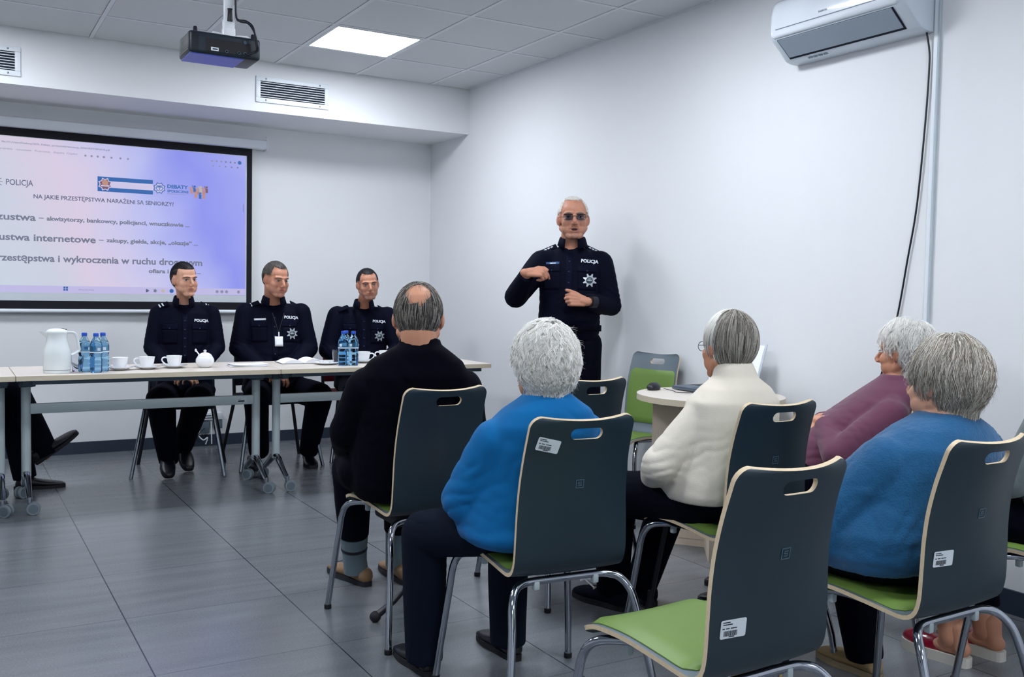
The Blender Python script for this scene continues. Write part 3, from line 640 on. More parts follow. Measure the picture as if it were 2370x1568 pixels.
MB().box((-.17, -.004, 0), (.17, .004, .235), 0, .003, Mh).build('lid', mat('laptop_silver', (190, 198, 206), .35, .3), lp); MB().box((-.16, -.006, .012), (.16, -.0042, .225), 0, 0, Mh).build('screen', emit('laptop_screen', (150, 165, 205), .2), lp, smooth=False)
# ================================================================== things on the tables
Zt = TZ+.0005
LG = 'bottles of water on the tables'
def jug(x, y):
    r = empty('thermos_jug', (x, y, Zt), R(0), 'white thermos jug with a black press button at the left of the table', 'jug')
    pr_ = [(.066, 0), (.068, .004), (.067, .012), (.068, .016), (.0685, .06), (.0685, .10), (.066, .125), (.058, .15), (.0525, .17), (.05, .19), (.051, .205), (.052, .212)]
    MB().lathe(pr_, 40).build('body', WHITEP, r, angle=60)
    MB().lathe([(.0678, .0155), (.0692, .016), (.0692, .0175), (.0678, .018)], 40).build('base_ring', mat('thin_grey_line', (120, 130, 142), .5), r)
    MB().lathe([(.053, .212), (.054, .218), (.05, .226), (.04, .232), (.02, .236), (.001, .237)], 36).build('lid', WHITEP, r, angle=60)
    m = MB(); m.add([(-.045, -.02, .206), (-.045, .02, .206), (-.088, 0, .219), (-.045, -.022, .218), (-.045, .022, .218), (-.092, 0, .222), (-.05, 0, .185)], [[0, 2, 6], [1, 6, 2], [0, 6, 1], [3, 4, 5], [0, 3, 5, 2], [1, 2, 5, 4], [0, 1, 4, 3]]); m.build('spout', WHITEP, r)
    MB().tube(catmull([(.045, 0, .214), (.075, 0, .214), (.09, 0, .205), (.1, 0, .175), (.106, 0, .14), (.108, 0, .12), (.095, 0, .108), (.068, 0, .094)], 6), [.006]*43, 10, 0, None, True, (1, 1.5)).build('handle', WHITEP, r)
    m = MB(); m.box((.018, -.012, .222), (.034, .012, .236), 0, .002); m.box((.03, -.008, .228), (.048, .008, .234), 0, .002); m.build('press_button', BLKP, r)
def tumbler(x, y, label, k=1):
    r = empty('drinking_glass', (x, y, Zt), 0, label, 'glass', 'glasses on the tables')
    MB().lathe([(.026, 0), (.028, .002), (.034, .088), (.0325, .088), (.0265, .008), (.001, .008)], 32).build('glass_body', GLASS, r, angle=50)
BP = [(.001, .003), (.018, .001), (.028, .0), (.031, .006), (.0315, .02), (.030, .026), (.0315, .032), (.0315, .044), (.0305, .05), (.0315, .056), (.0315, .07), (.0285, .082), (.028, .088), (.031, .098), (.0315, .104), (.0315, .14), (.031, .15), (.026, .166), (.018, .18), (.0135, .188), (.0125, .192), (.0125, .2), (.0118, .2)]
BPI = [(max(a-.0012, .0005), b+(.0012 if i < 3 else 0)) for i, (a, b) in enumerate(BP)]
def bottle(x, y, label, rz, tint=None):
    r = empty('water_bottle', (x, y, Zt), rz, label, 'bottle', LG)
    b = MB().lathe(BP, 36).build('bottle_body', PETG, r, angle=70)
    MB().lathe([(.0005, .006), (.027, .005), (.0295, .012), (.0285, .026), (.0298, .04), (.0298, .07), (.0268, .084), (.0295, .1), (.0298, .15), (.026, .162), (.001, .163)], 32).build('water', mat('water', (222, 240, 252), .0, trans=1, ior=1.15, var=0), r, angle=70)
    m = MB(); nn = 30
    vs_ = []; fs = []
    for k in range(nn+1):
        a = 2*PI*.93*k/nn
        for z in (.108, .140): vs_.append((.0321*math.cos(a), .0321*math.sin(a), z))
    for k in range(nn): fs.append([2*k, 2*k+2, 2*k+3, 2*k+1])
    m.add(vs_, fs); lb = m.build('bottle_label', mat('label_film', (70, 140, 180), .4, var=.5, vscale=60, alpha=.28), r, recalc=False)
    m = MB(); m.v = []; vs_, fs = [], []
    for k in range(nn+1):
        a = 2*PI*.93*k/nn
        for z in (.106, .1125): vs_.append((.0324*math.cos(a), .0324*math.sin(a), z))
    for k in range(nn): fs.append([2*k, 2*k+2, 2*k+3, 2*k+1])
    m.add(vs_, fs); m.build('label_stripe', mat('label_white', (214, 226, 234), .5), lb, recalc=False)
    m = MB()
    for a in (0.3, 2.4, 4.4): m.box((-.008, -.0006, .118), (.008, .0006, .134), 0, 0, Matrix.Rotation(a, 4, 'Z') @ Matrix.Translation((0, -.0327, 0)))
    m.build('label_panel', mat('label_white', (214, 226, 234), .5), lb, smooth=False)
    MB().lathe([(.001, .212), (.012, .212), (.0142, .209), (.0142, .196), (.0138, .194), (.012, .194)], 28).build('cap', CAPB, r, angle=40)
def saucer_cup(x, y, rz, label, saucer=True, spoon=True):
    s_ = empty('saucer', (x, y, Zt), rz, label[1], 'saucer', 'saucers under the cups')
    MB().lathe([(.001, .003), (.028, .0), (.03, .002), (.05, .008), (.072, .016), (.0735, .0175), (.071, .0178), (.048, .0105), (.03, .0062), (.001, .006)], 44).build('saucer_dish', PORC, s_, angle=60)
    c = empty('coffee_cup', (x, y, Zt+.0062), rz, label[0], 'cup', 'white coffee cups on the tables')
    MB().lathe([(.001, .002), (.022, 0), (.024, .002), (.0235, .006), (.034, .016), (.0385, .035), (.0415, .056), (.0442, .064), (.0428, .064), (.039, .054), (.036, .03), (.028, .014), (.001, .011)], 44).build('cup_bowl', PORC, c, angle=60)
    MB().tube(catmull([(-.040, 0, .052), (-.052, 0, .055), (-.064, 0, .05), (-.067, 0, .038), (-.058, 0, .024), (-.042, 0, .012), (-.03, 0, .008)], 6), .0042, 10).build('handle', PORC, c)
    if spoon:
        q = empty('teaspoon', (x, y, Zt+.012), rz, label[2], 'spoon', 'teaspoons on the saucers')
        MB().tube([(-.06, -.03, .006), (-.02, -.046, .0), (.03, -.056, .002)], [.0012, .002, .0016], 8).build('spoon_stem', STEEL, q); MB().ell((-.066, -.026, .006), (.011, .0075, .0025)).build('spoon_bowl', STEEL, q)
jug(-3.045, -1.80)
tumbler(-2.94, -1.755, 'clear drinking glass between the white jug and the blue bottles')
bottle(-2.908, -1.775, 'leftmost of the three blue-capped bottles beside the jug', 0.4)
bottle(-2.858, -1.842, 'nearest of the three blue-capped bottles beside the jug', 2.2)
bottle(-2.815, -1.775, 'rear right one of the three blue-capped bottles beside the jug', 4)
for k, (x, y) in enumerate(((-2.72, -1.72), (-2.575, -1.705), (-2.418, -1.665))):
    w_ = ('nearest the blue bottles', 'in the middle of the row of three', 'nearest the sugar bowl')[k]
    saucer_cup(x, y, R(-14), ('white coffee cup '+w_, 'white saucer under the coffee cup '+w_, 'steel teaspoon on the saucer of the cup '+w_))
sb = empty('sugar_bowl', (-2.25, -1.69, Zt), R(-20), 'round white sugar bowl with a spoon sticking out', 'sugar bowl')
MB().lathe([(.001, .001), (.026, 0), (.03, .002), (.045, .014), (.0525, .034), (.051, .05), (.044, .062), (.040, .066)], 40).build('bowl', PORC, sb, angle=60)
MB().lathe([(.042, .064), (.041, .068), (.033, .078), (.018, .086), (.008, .088), (.006, .09), (.0095, .095), (.009, .101), (.001, .104)], 36).build('lid', PORC, sb, angle=60)
m = MB(); m.tube([(-.015, 0, .05), (-.05, 0, .098)], [.003, .0045], 8, 0, None, True, (1, .6)); m.ell((-.052, 0, .10), (.006, .004, .009)); m.build('sugar_spoon', PORC, sb)
# papers
for k, (rz, dx, dz) in enumerate(((-.12, 0, 0), (-.02, .012, .0045), (.06, .006, .009))):
    o = MB(); nxs = 10; vs_, fs = [], []
    for i in range(nxs+1):
        for j in range(2):
            u = i/nxs-.5; vs_.append((u*.21, (j-.5)*.15, .0008+.01*max(0, abs(u)-.25)**1.3*(2 if k == 2 else .6)))
    for i in range(nxs): fs.append([2*i, 2*i+2, 2*i+3, 2*i+1])
    o.add(vs_, fs); p_ = o.build('paper_stack', PAPER, None, recalc=False); so = p_.modifiers.new('t', 'SOLIDIFY'); so.thickness = .003; so.offset = 1
    p_.location = (-2.0+dx, -1.66, Zt+dz); p_.rotation_euler = (0, 0, rz)
    tag(p_, ('lowest', 'middle', 'topmost')[k]+' bundle of white papers in the pile near the sugar bowl', 'papers', 'pile of papers')
# open notebook
nb = empty('open_notebook', (-1.615, -1.50, Zt), R(-4), 'open notebook with blank white pages in front of the second officer', 'notebook')
def pages(x0, x1, y0, y1, hgt, lean):
    m = MB(); n_ = 14; vs_, fs = [], []
    for i in range(n_+1):
        t = i/n_; x = x0+(x1-x0)*t; z = hgt*math.sin(PI*min(1, t*1.05))**.8*(1-.35*t)+.004
        for y in (y0, y1): vs_.append((x, y, z))
    for i in range(n_): fs.append([2*i, 2*i+2, 2*i+3, 2*i+1])
    k = len(vs_)
    for x, y, z in list(vs_): vs_.append((x, y, .002))
    fs += [[k+a for a in f][::-1] for f in fs[:n_]]
    for i in range(n_): fs.append([2*i, 2*i+2, k+2*i+2, k+2*i][::-1]); fs.append([2*i+1, 2*i+3, k+2*i+3, k+2*i+1])
    fs.append([0, 1, k+1, k]); fs.append([2*n_, 2*n_+1, k+2*n_+1, k+2*n_]); m.add(vs_, fs); return m
pages(-.003, -.135, -.10, .10, .026, 0).build('left_page', PAPER, nb, angle=60); pages(.003, .14, -.10, .10, .03, 0).build('right_page', PAPER, nb, angle=60)
MB().box((-.14, -.104, 0), (.145, .104, .0025), 0, .001).build('cover', BLKP, nb, smooth=False)
# small plate with tiny glass pots
pt_ = empty('small_plate', (-1.51, -1.69, Zt), 0, 'small white plate with tiny cream pots in front of the notebook', 'plate')
MB().lathe([(.001, .002), (.035, 0), (.06, .006), (.078, .013), (.077, .0145), (.05, .0085), (.001, .005)], 44).build('plate_dish', PORC, pt_, angle=60)
CREAM = mat('cream_pot', (232, 234, 238), .3)
for k, (dx, dy) in enumerate(((-.035, -.01), (-.005, -.03), (.03, -.012), (-.018, .024), (.018, .026))):
    q = empty('creamer_pot', (-1.51+dx, -1.69+dy, Zt+.0085), 0, ('leftmost tiny cream pot on the small plate', 'tiny cream pot at the front rim of the small plate', 'rightmost tiny cream pot on the small plate', 'tiny cream pot at the rear left of the small plate', 'tiny cream pot at the rear right of the small plate')[k], 'cream pot', 'cream pots on the small plate')
    MB().lathe([(.001, 0), (.010, 0), (.0135, .014), (.016, .0145), (.016, .016), (.001, .0162)], 20).build('pot', CREAM, q, angle=40)
tumbler(-1.425, -1.655, 'clear drinking glass just left of the two blue bottles')
bottle(-1.437, -1.79, 'left one of the blue-capped bottles on the right-hand table', 1.0)
bottle(-1.375, -1.80, 'nearer right one of the blue-capped bottles on the right-hand table', 3.0)
bottle(-1.392, -1.715, 'rear one of the blue-capped bottles on the right-hand table', 5.0)
saucer_cup(-1.235, -1.62, R(150), ('white coffee cup right beside the bottles on the right-hand table', 'white saucer under the cup beside the right-hand bottles', ''), spoon=False)
saucer_cup(-1.055, -1.55, R(-14), ('white coffee cup half hidden by the shoulder of the black jacket', 'white saucer under the cup half hidden by the black jacket', ''), spoon=False)
# walking stick behind the blue sweater's leg
cn = empty('walking_stick', (-2.20, -4.21, 0), 0, 'folded walking stick with brown shaft and black splayed feet, under the black jacket\'s chair', 'walking stick')
MB().tube([(.142, -.016, .12), (.155, .0, .385)], .009, 12).build('shaft', mat('brown_stick', (70, 48, 46), .5), cn)
MB().lathe([(.010, 0), (.012, .004), (.012, .02), (.008, .024)], 16, 0, Matrix.Translation((.155, .0, .38))).build('end_cap', BLKP, cn)
MB().tube([(.0, 0, .028), (.06, -.006, .07), (.12, -.012, .13), (.145, -.015, .17)], [.014, .010, .009, .009], 12).build('splayed_foot', BLKP, cn)
MB().ell((-.012, .002, .02), (.021, .021, .0205)).build('rubber_tip', RUBBER, cn)
for dx, dy in ((.2, .05), (.17, -.09), (.14, .07)): MB().tube([(.145, -.015, .15), (dx, dy, .005)], .009, 10).build('splayed_foot', BLKP, cn)
cn2 = empty('walking_stick', (-1.235, -4.579, 0), 0, 'black walking stick standing beside the legs of the person in the cream sweater', 'walking stick')
MB().tube([(0, 0, .04), (.035, -.07, .45), (.035, -.12, .74)], .009, 12).build('shaft', BLKP, cn2); MB().lathe([(.02, 0), (.022, .004), (.02, .02), (.013, .05), (.011, .08)], 16).build('rubber_tip', RUBBER, cn2)
MB().tube(catmull([(.035, -.12, .73), (.04, -.115, .75), (.06, -.10, .755), (.085, -.08, .75)], 5), .011, 10).build('handle', BLKP, cn2)
# dark bag under the seat of the black jacket's chair
bg = MB(); bg.box((-.075, -.12, .345), (.085, .1, .40), 0, .015, None, 3); o = bg.build('bag', mat('black_bag', (10, 13, 26), .7)); o.location = (-2.07, -4.12, .0)
tag(o, 'flat black bag hanging under the seat of the black jacket\'s chair', 'bag')
# ================================================================== people: tools
def vnoise(P, seed=0):
    """smooth 3-D value noise for an (n,3) array, range about -1..1"""
    P = P+seed*17.31; i = np.floor(P).astype(np.int64); f = P-i; f = f*f*(3-2*f)
    def h(a, b, c):
        x = (a*374761393+b*668265263+c*2147483647*3+seed*1442695) & 0xffffffff
        x = ((x ^ (x >> 13))*1274126177) & 0xffffffff; return ((x ^ (x >> 16)) & 0xffff)/32767.5-1
    r = 0
    for dx in (0, 1):
        for dy in (0, 1):
            for dz in (0, 1):
                wgt = (f[:, 0] if dx else 1-f[:, 0])*(f[:, 1] if dy else 1-f[:, 1])*(f[:, 2] if dz else 1-f[:, 2])
                r = r+wgt*h(i[:, 0]+dx, i[:, 1]+dy, i[:, 2]+dz)
    return r
def get_co(me): a = np.empty(len(me.vertices)*3); me.vertices.foreach_get('co', a); return a.reshape(-1, 3)
def get_no(me): a = np.empty(len(me.vertices)*3); me.vertex_normals.foreach_get('vector', a); return a.reshape(-1, 3)
def set_co(me, a): me.vertices.foreach_set('co', a.ravel()); me.update()
def fuse(mb, voxel, smooth=4, fac=.5):
    o = mb.build('tmp', [], None, smooth=False)
    r = o.modifiers.new('r', 'REMESH'); r.mode = 'VOXEL'; r.voxel_size = voxel; r.adaptivity = 0
    if smooth: s = o.modifiers.new('s', 'SMOOTH'); s.factor = fac; s.iterations = smooth
    me = evald(o); bpy.data.objects.remove(o); return me
def finish(me, name, mats, parent):
    me.materials.clear()
    for m in (mats if isinstance(mats, (list, tuple)) else [mats]): me.materials.append(m)
    me.polygons.foreach_set('use_smooth', [True]*len(me.polygons)); o = bpy.data.objects.new(name, me); col.objects.link(o); o.parent = parent; return o
def V3(*a): return Vector(a)
def headM(pos, az, pitch=0, roll=0, s=1.0):
    """az: 0 looks along +y, positive turns right (towards +x)"""
    return Matrix.Translation(pos) @ Matrix.Rotation(-R(az), 4, 'Z') @ Matrix.Rotation(R(pitch), 4, 'X') @ Matrix.Rotation(R(roll), 4, 'Y') @ Matrix.Diagonal((s*1.075, s, s, 1))
def skin_mat(name, c, lip, stub=None):
    m = mat(name, c, .48, var=.05, vscale=25, bump=.12, bscale=500, spec=.35); nt = m.node_tree; N = nt.nodes; L = nt.links
    b = N['Principled BSDF']; src = b.inputs['Base Color'].links[0].from_socket
    b.inputs['Subsurface Weight'].default_value = .12; b.inputs['Subsurface Radius'].default_value = (.9, .3, .15); b.inputs['Subsurface Scale'].default_value = .008
    at = N.new('ShaderNodeVertexColor'); at.layer_name = 'tint'; sp = N.new('ShaderNodeSeparateColor'); L.new(at.outputs[0], sp.inputs[0])
    mx = N.new('ShaderNodeMix'); mx.data_type = 'RGBA'; L.new(sp.outputs[0], mx.inputs[0]); L.new(src, mx.inputs[6]); mx.inputs[7].default_value = srgb(*lip)
    m2 = N.new('ShaderNodeMix'); m2.data_type = 'RGBA'; L.new(sp.outputs[1], m2.inputs[0]); L.new(mx.outputs[2], m2.inputs[6]); m2.inputs[7].default_value = srgb(*(stub or c))
    L.new(m2.outputs[2], b.inputs['Base Color']); return m
SKIN = skin_mat('skin', (192, 136, 112), (142, 74, 68), (122, 98, 92))
SKINF = skin_mat('skin_fair', (204, 154, 130), (156, 78, 78), (150, 104, 94))
SKINO = skin_mat('skin_aged', (198, 142, 114), (152, 82, 72), (150, 100, 84))
def head_prims(mb, M, o):
    """o: dict of face options"""
    jw = o.get('jaw', 1.0); fat = o.get('fat', 0)
    mb.ell((0, -.012, .045), (.0755, .096, .083), 0, M); mb.ell((0, -.03, .02), (.070, .075, .07), 0, M)
    mb.ell((0, .026, -.002), (.0635+fat*.4, .066, .088), 0, M); mb.ell((0, .048, .05), (.054, .038, .044), 0, M)
    mb.ell((0, .026, -.060), (.054*jw+fat, .056, .046), 0, M); mb.ell((0, .072, -.096), (.020*jw, .018, .016), 0, M)
    mb.ell((0, .048, -.062), (.042*jw+fat*.6, .044, .044), 0, M)
    for s in (-1, 1):
        mb.ell((s*.038, .054, -.024), (.026+fat*.5, .030, .032), 0, M); mb.ell((s*.036, .044, -.052), (.026+fat, .034, .038), 0, M)
        mb.cap((s*.054*jw, -.002, -.045), (s*.022*jw, .062, -.095), .019, .018, 0, M)
        mb.ell((s*.0115, .105, -.0325), (.0082, .0105, .0072), 0, M)
        mb.ell((s*.0775, -.004, .0), (.009, .0165, .029), 0, M, (Matrix.Rotation(s*.22, 3, 'Z') @ Matrix.Rotation(-.12, 3, 'X')))
        mb.ell((s*.073, .004, -.004), (.010, .012, .030), 0, M)
        mb.cap((s*.012, .088, .027), (s*.044, .074, .028), .0105, .010, 0, M)
    mb.cap((0, .089, .016), (0, .115, -.023), .0082, .0105, 0, M); mb.cap((0, .098, -.03), (0, .111, -.030), .010, .0105, 0, M)
    op = o.get('mouth', 0)
    mb.cap((-.019, .0855, -.0545), (.019, .0855, -.0545), .0066, .0066, 0, M); mb.cap((0, .090, -.0535), (0, .0915, -.0535), .0075, .007, 0, M)
    mb.cap((-.015, .0845, -.0655-op), (.015, .0845, -.0655-op), .0072, .0072, 0, M)
def face_finish(me, M, o, skincol=0):
    """sockets, mouth line and tints in head space"""
    co = get_co(me); Mi = np.array(M.inverted()); h = co @ Mi[:3, :3].T+Mi[:3, 3]; sc = M.to_scale().x
    g = lambda c, s: np.exp(-(((h-np.array(c))/np.array(s))**2).sum(1))
    d = np.zeros_like(h); op = o.get('mouth', 0)
    for s in (-1, 1):
        d[:, 1] -= .0085*g((s*.031, .088, .007), (.016, .03, .0095)); d[:, 1] -= .003*g((s*.048, .08, .012), (.012, .03, .014))
        d[:, 1] -= .0018*g((s*.029, .095, -.044), (.006, .03, .018)); d[:, 1] -= .004*g((s*.0115, .125, -.0385), (.0035, .02, .003))
        d[:, 0] -= s*.0025*g((s*.083, .004, .004), (.012, .008, .014))
    d[:, 1] -= .0045*g((0, .1, -.0592-op*.5), (.021, .03, .0022+op*.6)); d[:, 1] -= .005*g((0, .095, -.078-op), (.018, .03, .006))
    d[:, 1] -= .0025*g((0, .1, .02), (.02, .03, .005))
    front = (h[:, 1] > .03) & (np.abs(h[:, 0]) < .09) & (h[:, 2] > -.14) & (h[:, 2] < .1)
    d *= front[:, None]; h2 = h+d; Mm = np.array(M); co2 = np.where(front[:, None], h2 @ Mm[:3, :3].T+Mm[:3, 3], co); set_co(me, co2)
    hd = (np.abs(h[:, 0]) < .1) & (np.abs(h[:, 1]) < .13) & (h[:, 2] > -.13) & (h[:, 2] < .15)
    red = np.zeros(len(h)); st = np.zeros(len(h))
    lipm = np.exp(-((h[:, 0]/.023)**2)**2)*np.exp(-(((h[:, 2]+.0595+op*.5)/(.0105+op*.5))**2)**2)*(h[:, 1] > .075)
    red += lipm*.75*hd
    for s in (-1, 1): red += .30*g((s*.04, .07, -.025), (.02, .03, .018))*hd; red += .5*g((s*.08, 0, 0), (.014, .025, .03))*hd*.7
    red += .35*g((0, .118, -.027), (.014, .02, .013))*hd
    if op: st += 0
    sb = o.get('stubble', 0)
    if sb: st += sb*hd*np.clip((-.015-h[:, 2])/.075, 0, 1)*np.clip((h[:, 1]+.01)/.03, 0, 1)*(1-lipm)
    bg_ = o.get('bag', .25)
    for s in (-1, 1): st += bg_*g((s*.031, .09, -.006), (.017, .03, .008))*hd; st += .5*bg_*g((s*.031, .09, .018), (.02, .03, .006))*hd
    a = me.color_attributes.new('tint', 'FLOAT_COLOR', 'POINT'); c4 = np.zeros((len(h), 4)); c4[:, 0] = np.clip(red, 0, 1); c4[:, 1] = np.clip(st, 0, 1); c4[:, 3] = 1; a.data.foreach_set('color', c4.ravel())
EYEW = mat('eye_white', (206, 204, 206), .15, var=.02); IRIS = mat('iris', (46, 48, 52), .1); LASH = mat('lashes', (18, 16, 22), .8); MOUTHD = mat('mouth_inside', (38, 12, 20), .6)
def eyes(M, parent, brow, o):
    dn = o.get('lid', 0)
    for s in (-1, 1):
        e = MB(); e.ell((s*.031, .0745, .0065), (.0135, .0125, .0066-dn*.003), 0, M); eo = e.build('eye', EYEW, parent)
        gz = o.get('gaze', 0)
        MB().ell((s*.031+gz, .0838, .0062), (.0054, .0035, .0054-dn*.0015), 0, M).build('iris', IRIS, eo)
        P = [(s*(.031+.0145*math.cos(a)), .083+.005*math.sin(a)*.9, .0075+(.0062-dn*.004)*math.sin(a)) for a in [PI*k/8 for k in range(9)]]
        MB().tube(P, [.0006, .0011, .0014, .0015, .0015, .0015, .0014, .0011, .0006], 6, 0, M).build('eyelashes', LASH, eo)
        P = [(s*.013, .1, .0245), (s*.022, .0985, .0275), (s*.034, .093, .0292), (s*.045, .083, .0265), (s*.052, .074, .022)]
        MB().tube(catmull(P, 4), [.0018+.0012*math.sin(PI*min(1, .15+k/17)) for k in range(17)], 8, 0, M, True, (1, 1.1)).build('eyebrow', brow, parent)
    if o.get('mouth', 0): MB().ell((0, .0915, -.0595-o['mouth']*.5), (.0155, .006, .0028+o['mouth']*.45), 0, M).build('open_mouth', MOUTHD, parent)
def hand_prims(mb, M, curl=(.3, .35, .4, .45), thumb=.4, side=1, spread=.05, s=1.0, reach=None):
    """wrist at origin, fingers along +y, thumb on +x*side, back of the hand +z"""
    Rx = lambda a: Matrix.Rotation(-a, 4, 'X')
    X = [.028, .0095, -.0095, -.027]; Ln = [(.042, .026, .021), (.046, .030, .022), (.043, .028, .022), (.034, .021, .019)]
    for i in range(4):
        x = X[i]*side; ky = (.090, .094, .089, .080)[i]
        mb.cap((x*.62, .008, 0), (x, ky, 0), .0155, .0118, 0, M)
        T = M @ Matrix.Translation((x, ky, .001)) @ Matrix.Rotation(-spread*(1.5-i)*side, 4, 'Z'); c = curl[i] if not isinstance(curl[i], tuple) else None
        cs = curl[i] if c is None else (c, c*1.25, c*.8); r = (.0102, .0102, .0098, .0088)[i]
        for k in range(3):
            T = T @ Rx(cs[k]); l = Ln[i][k]; mb.cap((0, 0, 0), (0, l, 0), r*(1-.08*k), r*(1-.08*(k+1)), 0, T, 10); T = T @ Matrix.Translation((0, l, 0))
    mb.ell((.0, .05, -.004), (.036, .046, .0125), 0, M); mb.cap((0, -.02, 0), (0, .02, 0), .024, .022, 0, M)
    T = M @ Matrix.Translation((.022*side, .022, -.006)) @ Matrix.Rotation(-.75*side, 4, 'Z') @ Matrix.Rotation(.5*side, 4, 'Y')
    for k, (l, r) in enumerate(((.042, .0145), (.032, .0115), (.026, .0102))):
        T = T @ Matrix.Rotation((.25 if k == 0 else thumb)*side, 4, 'Z') @ Rx(.15 if k == 0 else thumb*.5); mb.cap((0, 0, 0), (0, l, 0), r, r*.88, 0, T, 10); T = T @ Matrix.Translation((0, l, 0))
def frame_to(origin, along, back, s=1.0):
    y = Vector(along).normalized(); z = Vector(back); z = (z-y*z.dot(y)).normalized(); x = y.cross(z)
    o = Vector(origin); return Matrix(((x.x*s, y.x*s, z.x*s, o.x), (x.y*s, y.y*s, z.y*s, o.y), (x.z*s, y.z*s, z.z*s, o.z), (0, 0, 0, 1)))
def rings(mb, R_, M=None, n=28, pw=2.4):
    """closed torso loft; ring = (x, y, z, rx, ry[, az])"""
    vs_, fs = [], []
    for r in R_:
        x, y, z, rx, ry = r[:5]; az = R(-(r[5] if len(r) > 5 else 0)); ca, sa = math.cos(az), math.sin(az)
        for k in range(n):
            a = 2*PI*k/n; c, s = math.cos(a), math.sin(a); X = rx*math.copysign(abs(c)**(2/pw), c); Y = ry*math.copysign(abs(s)**(2/pw), s)
            vs_.append((x+X*ca-Y*sa, y+X*sa+Y*ca, z))
    for i in range(len(R_)-1):
        for k in range(n): fs.append([i*n+k, i*n+(k+1) % n, (i+1)*n+(k+1) % n, (i+1)*n+k])
    fs += [list(range(n))[::-1], [(len(R_)-1)*n+k for k in range(n)]]; mb.add(vs_, fs, 0, M); return mb
def folds(me, amp, specs, seed=1, fine=None):
    """cloth folds: ridged noise stretched along given directions; spec=(centre, radius, along dir, wavelength, amp)"""
    co = get_co(me); no = get_no(me); d = vnoise(co*5.5, seed)*amp+vnoise(co*13, seed+3)*amp*.35
    for c, rad, dirn, wl, a in specs:
        dirn = np.array(Vector(dirn).normalized()); ax_ = np.cross(dirn, np.array([.5, .86, 0])); ax_ /= np.linalg.norm(ax_)+1e-9; q = co-np.array(c); w_ = np.exp(-((q**2).sum(1)/rad**2))
        ph = (co @ ax_)/wl+.9*vnoise(co*9, seed+7)+.3*vnoise(co*23, seed+8); env = np.clip(.55+.9*vnoise(co*11+dirn*3, seed+9), 0, 1)
        d = d+w_*a*.62*env*(np.abs(np.sin(PI*ph))**.6*1.4-.9)
    if fine: d = d+vnoise(co*fine[0], seed+11)*fine[1]
    set_co(me, co+no*d[:, None])
def clip_above(me, co, no):
    b = bmesh.new(); b.from_mesh(me); bmesh.ops.bisect_plane(b, geom=list(b.verts)+list(b.edges)+list(b.faces), plane_co=co, plane_no=no, clear_outer=True); b.to_mesh(me); b.free()
def shoe(parent, heel, toe_az, m, sole, L_=.27, pitch=0, name='shoe', h=.075, w=.047, low=False, roll=0):
    M = Matrix.Translation(heel) @ Matrix.Rotation(-R(toe_az), 4, 'Z') @ Matrix.Rotation(R(pitch), 4, 'X') @ Matrix.Rotation(R(roll), 4, 'Y')
    mb = MB(); a = L_/.27; vs_, fs, n_ = [], [], 16; k_ = h/.075
    S = [(-.004, .010, .030), (.0, .024, .052), (.012, .032, .070), (.04, .035, .076), (.075, .036, .074), (.10, .038, .066), (.135, .043, .055), (.175, .047, .047), (.21, .045, .041), (.24, .036, .035), (.258, .024, .028), (.266, .010, .020)]
    for y, hw, hh_ in S:
        for j in range(n_): t = 2*PI*j/n_; vs_.append((math.copysign(abs(math.cos(t))**.75, math.cos(t))*hw*w/.047, y*a, .012+(hh_*k_-.012)*(.5+.5*math.sin(t))))
    for i in range(len(S)-1):
        for j in range(n_): fs.append([i*n_+j, i*n_+(j+1) % n_, (i+1)*n_+(j+1) % n_, (i+1)*n_+j])
    fs += [list(range(n_))[::-1], [(len(S)-1)*n_+j for j in range(n_)]]; mb.add(vs_, fs, 0, M)
    me = fuse(mb, .006, 3); co = get_co(me); Mi = np.array(M.inverted()); hh = co @ Mi[:3, :3].T+Mi[:3, 3]; hh[:, 2] = np.maximum(hh[:, 2], .012); Mm = np.array(M); set_co(me, hh @ Mm[:3, :3].T+Mm[:3, 3])
    s_ = finish(me, name, m, parent); P = []
    for k in range(28):
        t = 2*PI*k/28; y = (.5-.5*math.cos(t))*(L_+.008)-.012; ww = w*(.74+.30*smooth01((y/L_-.25)/.4)); e = math.sin(t); P.append((math.copysign(abs(e)**.55, e)*ww, y))
    b = MB(); b.prism(P, 0, .02, 0, M); b.build('sole', sole, s_, smooth=False); return s_
